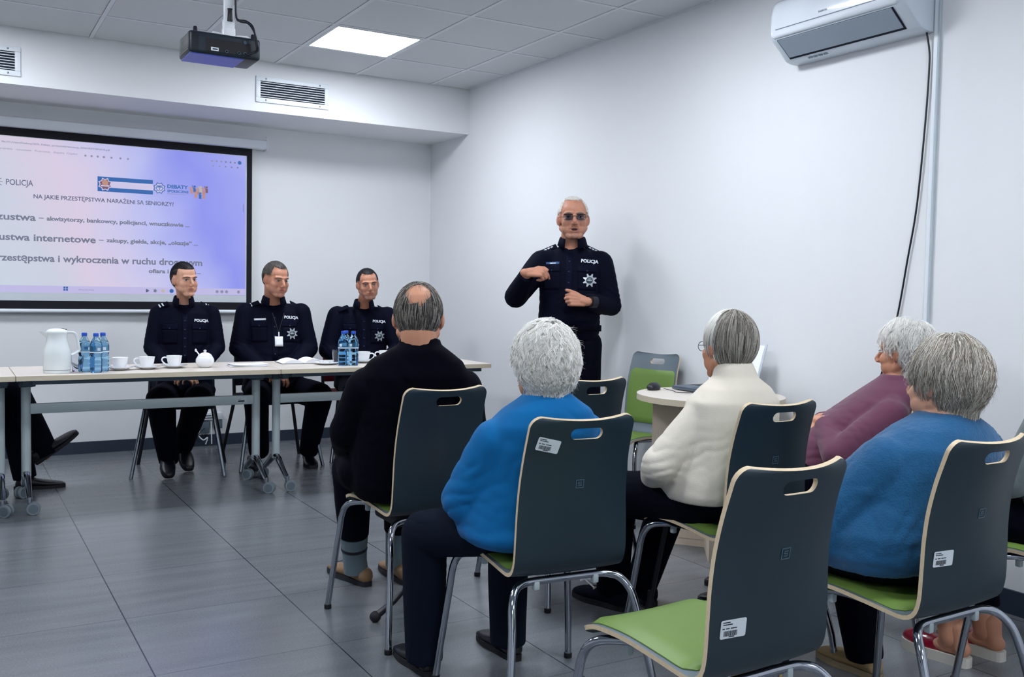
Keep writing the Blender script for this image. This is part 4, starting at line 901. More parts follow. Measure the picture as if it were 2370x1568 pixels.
def strands(name, M, parent, mats, n=2500, region=None, flow=None, L_=(.05, .09), segs=8, off=(1.0, 1.09), curl=.25, rad=.0007, cz=.04, seed=3, radii=(.078, .099, .103), center=(0, -.012, .029), drop=-.06, grav=.6, ns=18, flick=0, wave=0, wf=3.0, clump=None):
    rg = np.random.default_rng(seed); c0 = np.array(center); rr = np.array(radii)
    d = rg.normal(size=(n*5, 3)); d /= np.linalg.norm(d, axis=1)[:, None]; d = d[region(d)][:n]; k = len(d)
    sh = rg.uniform(off[0], off[1], k); p = c0+d*rr*sh[:, None]; ln = rg.uniform(L_[0], L_[1], k); st = ln/segs; pts = [p.copy()]; pd = None; ph0 = vnoise(d*4.5, seed+40)*5+vnoise(d*11, seed+41)*1.5
    for s in range(segs):
        q = (p-c0)/rr; nr = q/rr; nr /= np.linalg.norm(nr, axis=1)[:, None]
        f = flow((p-c0)/rr, d); nz = np.stack([vnoise(p*ns, seed), vnoise(p*ns+31, seed+1), vnoise(p*ns+67, seed+2)], 1)
        if wave: pe = np.cross(nr, f); pe /= np.linalg.norm(pe, axis=1)[:, None]+1e-9; f = f/(np.linalg.norm(f, axis=1)[:, None]+1e-9)+pe*(wave*np.sin(s/segs*wf*PI+ph0))[:, None]
        f = f+nz*curl+rg.normal(size=f.shape)*curl*.10; hang = np.clip((drop-p[:, 2])/.02, 0, 1)[:, None]
        f = f-nr*(f*nr).sum(1)[:, None]*(1-hang*.85); f = f*(1-hang)+hang*(np.array([0, 0, -1.])*grav+f*.5)
        f /= np.linalg.norm(f, axis=1)[:, None]+1e-9
        if pd is not None: f = f*.6+pd*.4; f /= np.linalg.norm(f, axis=1)[:, None]+1e-9
        p = p+f*st[:, None]; pd = f
        q = (p-c0)/rr; rad_ = np.linalg.norm(q, axis=1); tgt = sh+flick*(s/segs)**2*rg.uniform(0, 1, k); corr = np.where(p[:, 2] > drop, (tgt/rad_), np.maximum(1, .97/rad_)); p = c0+q*corr[:, None]*rr; pts.append(p.copy())
    P = np.stack(pts, 1); m = P.shape[1]                     # k, m, 3
    T = np.gradient(P, axis=1); T /= np.linalg.norm(T, axis=2)[:, :, None]+1e-9
    ref = (P-c0)/rr; ref /= np.linalg.norm(ref, axis=2)[:, :, None]+1e-9; B = np.cross(T, ref); B /= np.linalg.norm(B, axis=2)[:, :, None]+1e-9; Nn = np.cross(B, T)
    if clump:
        mm_, cr_ = clump; ab = rg.normal(size=(k, mm_, 2))*cr_; cl = (1-.72*np.linspace(0, 1, m))[None, None, :, None]
        P = (P[:, None]+(B[:, None]*ab[:, :, None, :1]+Nn[:, None]*np.abs(ab[:, :, None, 1:])*.6)*cl).reshape(k*mm_, m, 3); B = np.repeat(B, mm_, 0); Nn = np.repeat(Nn, mm_, 0); k = k*mm_
    taper = np.linspace(1, .25, m)[None, :, None]*rg.uniform(.6, 1.5, k)[:, None, None]*rad
    V = np.stack([P+(B*math.cos(a)+Nn*math.sin(a))*taper for a in (PI/2, PI/2+2*PI/3, PI/2+4*PI/3)], 2)   # k,m,3,3
    Mm = np.array(M); V = V.reshape(-1, 3) @ Mm[:3, :3].T+Mm[:3, 3]
    idx = np.arange(k*m*3).reshape(k, m, 3); F = []
    for j in range(3): a = idx[:, :-1, j]; b = idx[:, :-1, (j+1) % 3]; c = idx[:, 1:, (j+1) % 3]; e = idx[:, 1:, j]; F.append(np.stack([a, b, c, e], -1).reshape(-1, 4))
    F = np.concatenate(F); me = bpy.data.meshes.new(name); me.vertices.add(len(V)); me.vertices.foreach_set('co', V.ravel())
    me.loops.add(F.size); me.loops.foreach_set('vertex_index', F.ravel()); me.polygons.add(len(F)); me.polygons.foreach_set('loop_start', np.arange(0, F.size, 4)); me.polygons.foreach_set('loop_total', np.full(len(F), 4))
    me.update(calc_edges=True); mi = np.tile(np.repeat(rg.integers(0, len(mats), k), m-1), 3); 
    finish(me, name, mats, parent); me.polygons.foreach_set('material_index', mi); me.update(); return me
def hair_cap(M, parent, m, region, scale=1.02, noise=.003, radii=(.078, .099, .103), center=(0, -.012, .029), name='hair', drop=None, voxel=None, amp2=0, ext=None):
    """shell of hair hugging the skull"""
    b = bmesh.new(); bmesh.ops.create_uvsphere(b, u_segments=144, v_segments=110, radius=1); c0 = Vector(center); rm = []
    P = np.array([v.co[:] for v in b.verts]); ok = region(P); nz = vnoise(P*5, 4)*noise*6+vnoise(P*17, 5)*noise*5
    keep = {}
    for v, g, z in zip(b.verts, ok, nz):
        keep[v] = g; s_ = scale+z; v.co = Vector((v.co.x*radii[0]*s_, v.co.y*radii[1]*s_, v.co.z*radii[2]*s_))+c0
    fs = [f for f in b.faces if not all(keep[v] for v in f.verts)]; bmesh.ops.delete(b, geom=fs, context='FACES')
    for v in [v for v in b.verts if not v.link_faces]: b.verts.remove(v)
    for v in b.verts: v.co = M @ v.co
    me = bpy.data.meshes.new(name); b.to_mesh(me); b.free(); o = finish(me, name, m, parent)
    so = o.modifiers.new('t', 'SOLIDIFY'); so.thickness = .006; so.offset = -1; return o
def hmat(name, c, rough=.55): return mat(name, c, rough, var=.12, vscale=40, spec=.4)
class Surf:
    """lays things on a garment"""
    def __init__(s, o): me = o.data; s.t = BVHTree.FromPolygons([v.co[:] for v in me.vertices], [p.vertices[:] for p in me.polygons])
    def hit(s, p, d): h = s.t.ray_cast(Vector(p), Vector(d)); return (h[0], h[1]) if h[0] is not None else (None, None)
def drape(me, surf, M, d, lift):
    """project a flat mesh (in plane frame M) along direction d onto the garment; z of the mesh becomes thickness"""
    d = Vector(d).normalized()
    for v in me.vertices:
        p = M @ Vector((v.co.x, v.co.y, 0)); h, n = surf.hit(p-d*.3, d)
        if h is None: h = p
        v.co = h-d*(lift+v.co.z)
    me.update()
def plaque(name, surf, M, d, w_, h_, m, parent, lift=.0015, th=.0015, r=.002):
    mb = MB(); b = bmesh.new(); bmesh.ops.create_grid(b, x_segments=8, y_segments=6, size=1)
    for v in b.verts: v.co = Vector((v.co.x*w_/2, v.co.y*h_/2, th))
    mb.bm(b); me = mb.mesh(name); drape(me, surf, M, d, lift); o = finish(me, name, m, parent); so = o.modifiers.new('t', 'SOLIDIFY'); so.thickness = .002; so.offset = 0; return o
# ================================================================== people: builder
def cloth(name, c, rough=.8, bump=.25, bs=600, sheen=.2, var=.05): return mat(name, c, rough, bump=bump, bscale=bs, sheen=sheen if max(c) > 60 else 0, var=var, vscale=10, spec=.25 if max(c) > 60 else .1)
NAVY = cloth('navy_uniform', (4, 7, 26), .75, .2, 900, .05)
NAVYT = cloth('navy_trousers', (2, 4, 18), .85, .2, 900, .03)
BLACKJ = cloth('black_jacket', (2, 3, 14), .85, .2, 700, .02)
DENIM = cloth('dark_denim', (14, 21, 36), .85, .4, 900, .1)
DKT = cloth('dark_trousers', (2, 4, 18), .85, .2, 700, .02)
BLUE = cloth('blue_sweater', (0, 98, 158), .85, .3, 500, .05)
CREAMK = cloth('cream_knit', (216, 208, 194), .9, .45, 420, .1)
PLUM = cloth('plum_shirt', (98, 54, 76), .8, .25, 500, .2)
WOOLB = cloth('fluffy_blue', (27, 82, 124), .95, .9, 190, .2, .12)
GREYP = cloth('grey_marl', (120, 130, 132), .9, .9, 60, .2, .5)
SOCK = cloth('grey_sock', (96, 112, 120), .9, .4, 600, .1)
def rebase(root, loc):
    loc = Vector(loc); T = Matrix.Translation(-loc); seen = set()
    def rec(o):
        for c in kids(o):
            if c.type == 'MESH' and c.data.name not in seen: seen.add(c.data.name); c.data.transform(T)
            rec(c)
    rec(root); root.location = loc
def limb(mb, pts, rads, flat_end=False, start=0):
    for i in range(len(pts)-1): mb.cap(pts[i], pts[i+1], rads[i], rads[i+1], 0, None, 18, (0, 1 if (flat_end and i == len(pts)-2) else 0))
def person(label, base, HM, face, skin, RG, arms, legs, topm, legm, top_r=(.062, .055, .040), leg_r=(.088, .068, .055), voxel=.0045, tvox=.0065, topfolds=(), legfolds=(), amp=.004, hands=None, extra_top=None, hip=None, sleeve=.93, neckr=.054, extra_leg=None, group=None, top='shirt', fine=None, leg_part='trousers', hem=1.08, body_legs=True, neck_base=None, tsm=7):
    r = empty('person', (0, 0, 0), 0, label, 'person', group); hp = HM @ Vector((0, -.022, -.045)); sk = HM.to_scale().y
    mb = MB(); head_prims(mb, HM, face); nb = Vector(neck_base) if neck_base else Vector(RG[-1][:3])-Vector((0, 0, .03)); mb.cap(hp, nb, neckr*sk, neckr*1.08*sk, 0)
    rings(mb, [(a[0], a[1], a[2], a[3]*.84, a[4]*.82)+tuple(a[5:]) for a in RG])
    for i, (s, e, w_) in enumerate(arms):
        limb(mb, [Vector(s), Vector(e), Vector(w_)], [top_r[0]*.72, top_r[1]*.70, .025])
        if hands and hands[i] is not None: h = hands[i]; hand_prims(mb, h['M'], h.get('curl', (.3, .35, .4, .45)), h.get('thumb', .4), h['side'], h.get('spread', .05))
    for (h_, k, a) in legs:
        limb(mb, [Vector(h_), Vector(k), Vector(a)], [leg_r[0]*.72, leg_r[1]*.72, .036]); mb.cap(a, Vector(a)+Vector((0, .02, -.03)), .030, .026)
    me = fuse(mb, voxel, 3); face_finish(me, HM, face); body = finish(me, 'body', skin, r)
    # top
    mb = MB(); rings(mb, RG)
    for s, e, w_ in arms:
        s, e, w_ = Vector(s), Vector(e), Vector(w_); limb(mb, [s, e, e.lerp(w_, sleeve)], list(top_r), True)
        mb.cap(s, Vector((RG[-2][0], RG[-2][1], RG[-2][2]-.028)), top_r[0]*.93, .055)
    if extra_top: extra_top(mb)
    me = fuse(mb, tvox, tsm); folds(me, amp, topfolds, 2, fine); tp = finish(me, top, topm, r)
    mb = MB()
    for h_, k, a in legs: h_, k, a = Vector(h_), Vector(k), Vector(a); limb(mb, [h_, k, k.lerp(a, hem)], list(leg_r), True)
    if hip: mb.ell(hip[0], hip[1])
    if extra_leg: extra_leg(mb)
    me = fuse(mb, .007, 4); folds(me, amp, legfolds, 5); lg = finish(me, leg_part, legm, r)
    return r, body, tp, lg
def fr(az): a = R(az); return Vector((math.cos(a), -math.sin(a), 0)), Vector((math.sin(a), math.cos(a), 0))
def chest_frame(c, az):
    f = fr(az)[1]; x = Vector((0, 0, 1)).cross(f); return Matrix(((x.x, 0, f.x, c[0]), (x.y, 0, f.y, c[1]), (x.z, 1, f.z, c[2]), (0, 0, 0, 1))), f
SILV = mat('badge_silver', (190, 196, 204), .3, .6); BADGED = mat('badge_centre', (66, 88, 96), .4); WTHR = mat('white_thread', (216, 222, 232), .6); WTH2 = mat('name_tape_pale', (60, 92, 138), .7)
FLAP = cloth('navy_pocket', (6, 10, 32), .72, .2, 900, .05); BTN = mat('navy_button', (30, 38, 66), .3)
def uniform(r, tp, C, az, s=1.0, tape='plain', badge=True, stars=0, sh=None, nape=None, bl=.0, collar_m=None, lean=0, us=1.0):
    """police lettering, badge, name tape, pockets, placket and collar"""
    Mx, f = chest_frame(C, az); sf = Surf(tp); d = -f
    def at(u, v, rot=0): return Mx @ Matrix.Translation((u*s*us, v*s, 0)) @ Matrix.Rotation(rot, 4, 'Z')
    me = text_mesh('POLICJA', .0245*s, .0003, .0011*s, align='CENTER', sx=1.04); drape(me, sf, at(.110, .055, -.05), d, .002); o = finish(me, 'police_lettering', WTHR, r); me.polygons.foreach_set('use_smooth', [False]*len(me.polygons))
    if badge:
        P = []
        for i in range(16): a = 2*PI*i/16+PI/8; q = (.0405, .023)[i % 2]*s; P.append((q*math.cos(a), q*math.sin(a)))
        mb = MB(); mb.prism(P, .001, .004); 
        for i in range(8): a = PI/4*i+PI/8; mb.box((-.004*s, .02*s, .003), (.004*s, .037*s, .006), 0, 0, Matrix.Rotation(a, 4, 'Z'))
        me = mb.mesh('badge'); drape(me, sf, at(.116, -.045), d, .004); bd = finish(me, 'badge', SILV, r); me.polygons.foreach_set('use_smooth', [False]*len(me.polygons))
        mb = MB(); mb.lathe([(.001, .006), (.017*s, .006), (.018*s, .008), (.001, .008)], 20); me = mb.mesh('c'); drape(me, sf, at(.116, -.045), d, .004); finish(me, 'badge_centre', BADGED, bd)
        mb = MB(); mb.box((-.014*s, -.003*s, .009), (.014*s, .003*s, .0095)); mb.box((-.006*s, .006*s, .009), (.006*s, .011*s, .0095)); me = mb.mesh('c'); drape(me, sf, at(.116, -.045), d, .004); finish(me, 'badge_bar', SILV, bd)
    if tape: plaque('name_tape', sf, at(-.095, .05, .04), d, .075*s, .012*s, {'plain': WTH2, 'white': WTHR, 'dark': FLAP}[tape], r, .002)
    if tape == 'plain': me = text_mesh('•••••', .02*s, .0003, .0008, align='CENTER'); drape(me, sf, at(-.095, .042, .04), d, .005); finish(me, 'name_tape_print', WTHR, r)
    for sx in (-1, 1):
        plaque('pocket_flap', sf, at(sx*.10, .022, -sx*.03), d, .105*s, .04*s, FLAP, r, .003, .002); plaque('pocket', sf, at(sx*.10, -.05, -sx*.03), d, .098*s, .10*s, NAVY, r, .0015, .001)
        h, n = sf.hit(at(sx*.10, .008).translation-d*.3, d)
        if h: MB().ell(h-d*.005, (.005, .005, .005)).build('button', BTN, r)
    plaque('placket', sf, at(0, -.06), d, .034*s, .34*s, FLAP, r, .002, .001)
    for v in (.06, 0, -.06, -.12, -.18):
        h, n = sf.hit(at(0, v).translation-d*.3, d)
        if h: MB().ell(h-d*.005, (.0055, .0055, .0055)).build('button', BTN, r)
    # stand collar, open at the front
    if nape:
        cx, cy, cz, rad = nape; mb = MB(); vs_, fs = [], []; N_ = 30; gap = R(30)
        for i in range(N_+1):
            a = gap+(2*PI-2*gap)*i/N_; t = abs(a-PI)/PI; dr = .0
            c, s_ = math.sin(a), math.cos(a); x_, f_ = Vector((0, 0, 1)).cross(f), f
            for k, (q, z) in enumerate(((1.12, -.04), (1.0+.02*t, .028-.012*t), (1.06+.1*t, .022-.016*t), (1.26+.06*t, -.012-.03*t))):
                p = Vector((cx, cy, cz+z+.012))+x_*(rad*q*c)+f_*(rad*q*s_*(1.08)+.012*t); p.z -= .02*smooth01((t-.45)/.55)+lean*.0; vs_.append(p)
        for i in range(N_):
            for k in range(3): fs.append([i*4+k, i*4+k+1, i*4+4+k+1, i*4+4+k])
        mb.add(vs_, fs); co_ = mb.build('collar', collar_m or NAVY, r, recalc=False); so = co_.modifiers.new('t', 'SOLIDIFY'); so.thickness = .004
    # epaulettes
    if sh:
        for a, b, side in sh:
            a = Vector(a); b = Vector(b); dd = (b-a); L_ = dd.length; Me = frame_to(a-Vector((0, 0, .006)), dd, Vector((0, 0, 1))+f*.55); mb = MB(); mb.box((-.022*s, 0, 0), (.022*s, L_, .006), 0, .003, Me); ep = mb.build('epaulette', NAVY, r)
            if stars:
                for k in range(stars):
                    P = [((.0105, .0045)[i % 2]*math.cos(PI*i/5), (.0105, .0045)[i % 2]*math.sin(PI*i/5)) for i in range(10)]; MB().prism(P, .006, .0085, 0, Me @ Matrix.Translation((0, L_*(.3+.2*k), 0))).build('star', WTHR, ep, smooth=False)
            if bl: 
                for k in range(2): MB().box((-.02*s, L_-.018-.02*k, .006), (.02*s, L_-.010-.02*k, .0078), 0, 0, Me).build('rank_bar', WTHR, ep, smooth=False)
# ---- hair regions, in unit head directions
def reg_short(P, top=.60, side=.28, nape=-.80):
    x, y, z = P[:, 0], P[:, 1], P[:, 2]; return ((z > top-.02+.25*np.abs(x)**2) & (y < .88)) | ((y < side+.06) & (z > .10)) | ((y < -.18) & (z > nape)) | ((z > .10) & (y < .52) & (np.abs(x) > .58))
def reg_full(P): x, y, z = P[:, 0], P[:, 1], P[:, 2]; return ((z > .55) & (y < .86)) | ((y < .42) & (z > .30)) | ((y < -.20+.0*x) & (z > -.86)) | ((y < .42) & (z > .08) & (np.abs(x) < .5))
def flow_whorl(w=(0, -.35, .93), down=.7, side=0):
    w = np.array(w)
    def f(q, d): v = q-w; v = v/(np.linalg.norm(v, axis=1)[:, None]+.15); v[:, 2] -= down; v[:, 0] += side*q[:, 2]; return v
    return f
def short_hair(HM, r, mats, region, n=1500, sc=1.026, **k):
    o = hair_cap(HM, r, mats[0], region, sc, .0012); strands('hair_strands', HM, o, mats, n, region, flow_whorl(), (.012, .02), 3, (1.025, 1.045), .3, .0006, **k); return o
# ---------------------------------------------------------------- officers at the table
OG = 'police officers sitting behind the tables'
BROWND = hmat('dark_brown_hair', (30, 26, 34)); BLACKH = hmat('black_hair', (16, 15, 24)); GREYH = hmat('grey_hair', (128, 121, 112)); GREYD = hmat('grey_dark_hair', (74, 70, 68)); WHITEH = hmat('white_hair', (252, 249, 242)); WHITE2 = hmat('white_hair_shade', (226, 222, 214)); SILVH = hmat('silver_hair', (188, 183, 174)); BROWNG = hmat('brown_grey_hair', (140, 126, 110))
def seated_rings(cx, cy, z0, top, w=1.0, dpt=1.0, lean=0, az=0, belly=0):
    H = top-z0; R_ = []
    for t, rx, ry, f in ((-.02, .150, .100, 0), (.06, .188, .135, 0), (.2, .178, .135+belly, belly*.6), (.4, .166, .122+belly*.8, belly*.6), (.6, .172, .118+belly*.3, .2*belly), (.78, .186, .115, 0), (.88, .178, .105, 0), (.94, .115, .082, 0), (.965, .066, .060, 0)):
        fx = fr(az)[1]; R_.append((cx+fx.x*(f-lean*t), cy+fx.y*(f-lean*t), z0+H*t, rx*w, ry*dpt, az))
    return R_
def arms_of(C, az, zs, half, elb, wr):
    """elb/wr in local (right, forward, up) relative to shoulder centre C; mirrored unless given for both"""
    X, Y = fr(az); out = []
    for i, sx in enumerate((-1, 1)):
        e = elb[i]; w_ = wr[i]; c = Vector((C[0], C[1], zs)); out.append((c+X*sx*half, c+X*e[0]+Y*e[1]+Vector((0, 0, e[2])), c+X*w_[0]+Y*w_[1]+Vector((0, 0, w_[2]))))
    return out
# woman officer
HM = headM((-2.226, -1.0, 1.247), 160, -2, 2, .90); RG = seated_rings(-2.205, -.925, .47, 1.115, 1.0, 1.0, .02, 190)
arms = arms_of((-2.205, -.93), 190, 1.03, .158, ((-.205, .03, -.22), (.205, .03, -.22)), ((-.075, .23, -.36), (.075, .25, -.38)))
hd = [dict(M=frame_to(arms[0][2], (-.9, -.3, -.1), (0, -.5, 1)), side=1, curl=(.5, .5, .5, .5)), dict(M=frame_to(arms[1][2], (.9, -.3, -.1), (0, -.5, 1)), side=-1, curl=(.5, .5, .5, .5))]
legs = [((-2.29, -.95, .52), (-2.43, -1.30, .515), (-2.335, -1.06, .12)), ((-2.12, -.95, .52), (-2.205, -1.31, .51), (-2.205, -.86, .14))]
r, body, tp, lg = person('woman police officer with tied-back dark hair, sitting behind the cups and sugar bowl', None, HM, dict(jaw=.90, fat=.004, lid=.25, gaze=.0015), SKINF, RG, arms, legs, NAVY, NAVYT, neckr=.047, top_r=(.060, .052, .043), leg_r=(.09, .085, .062), hands=hd, group=OG, hip=((-2.205, -.96, .53), (.19, .17, .085)), topfolds=[(arms[0][1], .14, (1, 0, .4), .035, .007), (arms[1][1], .14, (1, 0, -.4), .035, .007), ((-2.2, -1.05, .68), .2, (1, 0, .1), .05, .006)], amp=.005)
X, Y = fr(190)
uniform(r, tp, (-2.222, -1.0, .93), 190, .93, 'dark', False, 0, [((-2.31, -.935, 1.105), (-2.375, -.93, 1.075), -1), ((-2.10, -.90, 1.105), (-2.035, -.89, 1.075), 1)], (-2.222, -.965, 1.115, .055), .01)
eyes(HM, r, BROWND, dict(lid=.3, gaze=.002))
def reg_w(P): x, y, z = P[:, 0], P[:, 1], P[:, 2]; return ((z > .50+.1*x*x) & (y < .92)) | ((y < .40) & (z > .14)) | ((y < .0) & (z > -.75))
h = hair_cap(HM, r, BROWND, reg_w, 1.03, .001); strands('hair_strands', HM, h, [BROWND, BLACKH], 1500, reg_w, lambda q, d: np.array([0, -.9, -.25])+0*q, (.05, .09), 6, (1.03, 1.045), .04, .0006, ns=3)
MB().cap((-.012, -.088, -.03), (-.03, -.10, -.085), .034, .026, 0, HM).build('ponytail', BROWND, h)
for x, y, a, q in ((-2.335, -.98, 186, 33), (-2.20, -.79, 178, 33)): shoe(r, (x, y, .135), a, SHOEB, RUBBER, .25, -q)
MB().box((-.012, -.004, -.03), (.012, .004, .03), 0, .003, Matrix.Translation((-2.225, -1.345, .49))).build('white_key_tag', mat('white_plastic', (1, 1, 1)), r)
rebase(r, (-2.22, -1.0, 0))
# second officer
HM = headM((-1.628, -1.0, 1.262), 163, -9, -2, .955); RG = seated_rings(-1.612, -.90, .47, 1.125, 1.12, 1.1, .03, 188, .015)
arms = arms_of((-1.612, -.91), 188, 1.035, .182, ((-.235, .03, -.24), (.235, .03, -.24)), ((-.08, .25, -.37), (.08, .27, -.39)))
hd = [dict(M=frame_to(arms[0][2], (-.9, -.3, -.1), (0, -.5, 1)), side=1, curl=(.5, .5, .5, .5)), dict(M=frame_to(arms[1][2], (.9, -.3, -.2), (0, -.5, 1)), side=-1, curl=(.5, .5, .5, .5))]
legs = [((-1.71, -.95, .52), (-1.835, -1.28, .505), (-1.73, -.98, .12)), ((-1.52, -.95, .52), (-1.415, -1.30, .50), (-1.405, -1.06, .11))]
r, body, tp, lg = person('police officer with short grey-sided hair wearing a white badge card, sitting behind the notebook', None, HM, dict(jaw=1.08, fat=.006, lid=.8, stubble=.25), SKIN, RG, arms, legs, NAVY, NAVYT, top_r=(.074, .066, .046), leg_r=(.098, .085, .066), hands=hd, group=OG, hip=((-1.61, -.95, .53), (.2, .17, .09)), topfolds=[(arms[0][1], .14, (1, 0, .4), .035, .007), (arms[1][1], .14, (1, 0, -.4), .035, .007), ((-1.6, -1.05, .68), .2, (1, 0, .1), .05, .006)], amp=.005, neckr=.06)
uniform(r, tp, (-1.632, -1.0, .945), 190, 1.02, 'white', True, 0, [((-1.715, -.92, 1.115), (-1.80, -.91, 1.08), -1), ((-1.49, -.88, 1.115), (-1.41, -.87, 1.08), 1)], (-1.63, -.965, 1.125, .066), .01)
eyes(HM, r, GREYD, dict(lid=1.0)); sf = Surf(tp); Mx, f = chest_frame((-1.625, -1.0, .82), 190)
me = MB(); b = bmesh.new(); bmesh.ops.create_grid(b, x_segments=4, y_segments=4, size=1)
for v in b.verts: v.co = Vector((v.co.x*.027, v.co.y*.033, .001))
me.bm(b); q = me.mesh('card'); drape(q, sf, Mx @ Matrix.Translation((.018, .028, 0)), -f, .012); finish(q, 'badge_card', PAPER, r).modifiers.new('t', 'SOLIDIFY').thickness = .002
plaque('card_clip', sf, Mx @ Matrix.Translation((.018, .076, 0)), -f, .008, .03, WTHR, r, .012)
for s_ in (-1, 1):
    P = []
    for k in range(9): t = k/8; h_, n_ = sf.hit(Mx @ Vector((.018*t+s_*.05*(1-t)*1.0, .05+.16*(1-t), 0))+f*.3, -f); 
    P = [sf.hit(Mx @ Vector((.018+s_*(.04*(1-k/8)), .09+.13*(1-k/8), 0))+f*.3, -f)[0] for k in range(9)]; P = [p_+f*.004 for p_ in P if p_]
    if len(P) > 2: MB().tube(P, .0032, 6).build('lanyard', BLKP, r)
short_hair(HM, r, [GREYD, GREYH, BROWND], lambda P: reg_short(P, .62, .25), 2600)
for x, y, a in ((-1.76, -.90, 186), (-1.395, -.98, 190)): shoe(r, (x, y, 0), a, SHOEB, RUBBER, .29)
rebase(r, (-1.61, -1.0, 0))
# third officer
HM = headM((-.962, -1.0, 1.240), 190, -4, 5, .90); RG = seated_rings(-.955, -.88, .47, 1.10, 1.06, 1.05, .03, 195)
arms = arms_of((-.955, -.89), 195, 1.015, .178, ((-.26, .05, -.24), (.25, .05, -.24)), ((-.08, .26, -.36), (.08, .28, -.38)))
legs = [((-1.05, -.92, .52), (-1.17, -1.27, .505), (-1.14, -1.0, .11)), ((-.86, -.92, .52), (-.76, -1.27, .50), (-.78, -1.0, .11))]
hd = [dict(M=frame_to(arms[0][2], (-.9, -.3, -.1), (0, -.5, 1)), side=1, curl=(.5, .5, .5, .5)), dict(M=frame_to(arms[1][2], (.9, -.3, -.2), (0, -.5, 1)), side=-1, curl=(.5, .5, .5, .5))]
r, body, tp, lg = person('young police officer with short black hair, sitting nearest the corner on the red chair', None, HM, dict(jaw=1.0, lid=.4, stubble=.6), SKIN, RG, arms, legs, NAVY, NAVYT, top_r=(.072, .064, .046), leg_r=(.095, .082, .064), hands=hd, group=OG, hip=((-.955, -.92, .53), (.2, .17, .09)), topfolds=[(arms[0][1], .14, (1, 0, .4), .035, .007), (arms[1][1], .14, (1, 0, -.4), .035, .007), ((-.95, -1.05, .68), .2, (1, 0, .1), .05, .006)], amp=.005)
uniform(r, tp, (-.985, -1.0, .92), 197, .98, 'dark', True, 0, [((-1.07, -.91, 1.09), (-1.145, -.90, 1.06), -1), ((-.83, -.87, 1.09), (-.76, -.86, 1.06), 1)], (-.975, -.96, 1.105, .060))
eyes(HM, r, BLACKH, dict(lid=.3)); short_hair(HM, r, [BLACKH, BROWND], lambda P: reg_short(P, .60, .28), 1600)
for x, y, a in ((-1.15, -.93, 186), (-.79, -.93, 190)): shoe(r, (x, y, 0), a, SHOEB, RUBBER, .28)
rebase(r, (-.96, -1.0, 0))
# standing officer
SX, SY = -.312, -2.612; AZ = 219; X, Y = fr(AZ)      # X: his right, which is the viewer's left
def S_(e1, e2, z): return Vector((SX, SY, z))+Vector((.862, -.507, 0))*e1+Vector((-.507, -.862, 0))*e2
HM = headM(S_(.008, .04, 1.645), 210, 4, 1, 1.07)
RG = [(*S_(0, -.01, .93)[:3], .168, .118, AZ), (*S_(0, 0, .98)[:3], .182, .13, AZ), (*S_(-.005, .02, 1.05)[:3], .186, .142, AZ), (*S_(0, .02, 1.14)[:3], .182, .138, AZ), (*S_(0, .01, 1.25)[:3], .184, .125, AZ), (*S_(0, 0, 1.35)[:3], .188, .118, AZ), (*S_(0, -.01, 1.41)[:3], .17, .102, AZ), (*S_(0, -.01, 1.465)[:3], .118, .080, AZ), (*S_(0, 0, 1.49)[:3], .064, .060, AZ)]
arms = [(S_(-.172, 0, 1.392), S_(-.325, .06, 1.185), S_(-.262, .26, 1.325)), (S_(.178, -.01, 1.392), S_(.245, .02, 1.14), S_(.075, .24, 1.165))]
hd = [dict(M=frame_to(arms[0][2], Vector((.862, -.507, 0))*.9+Vector((-.507, -.862, 0))*.25+Vector((0, 0, .05)), Vector((-.507, -.862, 0))*.75+Vector((0, 0, .7))), side=-1, curl=((1.25, .2, .1), (1.15, 1.2, .6), (1.25, 1.3, .7), (1.3, 1.3, .7)), thumb=.5),
      dict(M=frame_to(arms[1][2], Vector((-.862, .507, 0))*.95+Vector((-.507, -.862, 0))*.2+Vector((0, 0, .10)), Vector((-.507, -.862, 0))*.9+Vector((0, 0, .15))), side=1, curl=((1.2, 1.4, .8), (1.25, 1.45, .8), (1.3, 1.5, .8), (1.3, 1.5, .8)), thumb=.15)]
legs = [(S_(-.095, 0, .90), S_(-.10, .01, .50), S_(-.11, -.02, .09)), (S_(.10, 0, .90), S_(.115, .01, .50), S_(.13, -.02, .09))]
r, body, tp, lg = person('standing police officer with white hair and glasses, gesturing with both hands', None, HM, dict(jaw=1.04, fat=.002, lid=.5, mouth=.006, stubble=.35), SKIN, RG, arms, legs, NAVY, NAVYT, top_r=(.078, .066, .045), leg_r=(.100, .080, .066), hands=hd, voxel=.0036, tvox=.006, hip=(S_(0, 0, .93), (.165, .125, .11)), topfolds=[(arms[0][1], .16, (.5, -.3, .5), .035, .008), (arms[1][1], .16, (.8, -.5, -.3), .035, .008), (S_(0, .1, 1.08), .2, (.6, -.5, .5), .05, .007)], amp=.005, neckr=.061, sleeve=.9)
uniform(r, tp, S_(-.012, .1, 1.335), AZ, 1.05, 'plain', True, 4, [(S_(-.085, .0, 1.498), S_(-.178, .0, 1.456), -1), (S_(.085, -.01, 1.498), S_(.178, -.01, 1.456), 1)], (*S_(.008, .02, 1.515)[:3], .070))
eyes(HM, r, GREYH, dict(lid=.7, mouth=.006)); short_hair(HM, r, [WHITE2, SILVH, WHITEH], lambda P: reg_short(P, .74, .22), 2600)
mb = MB()
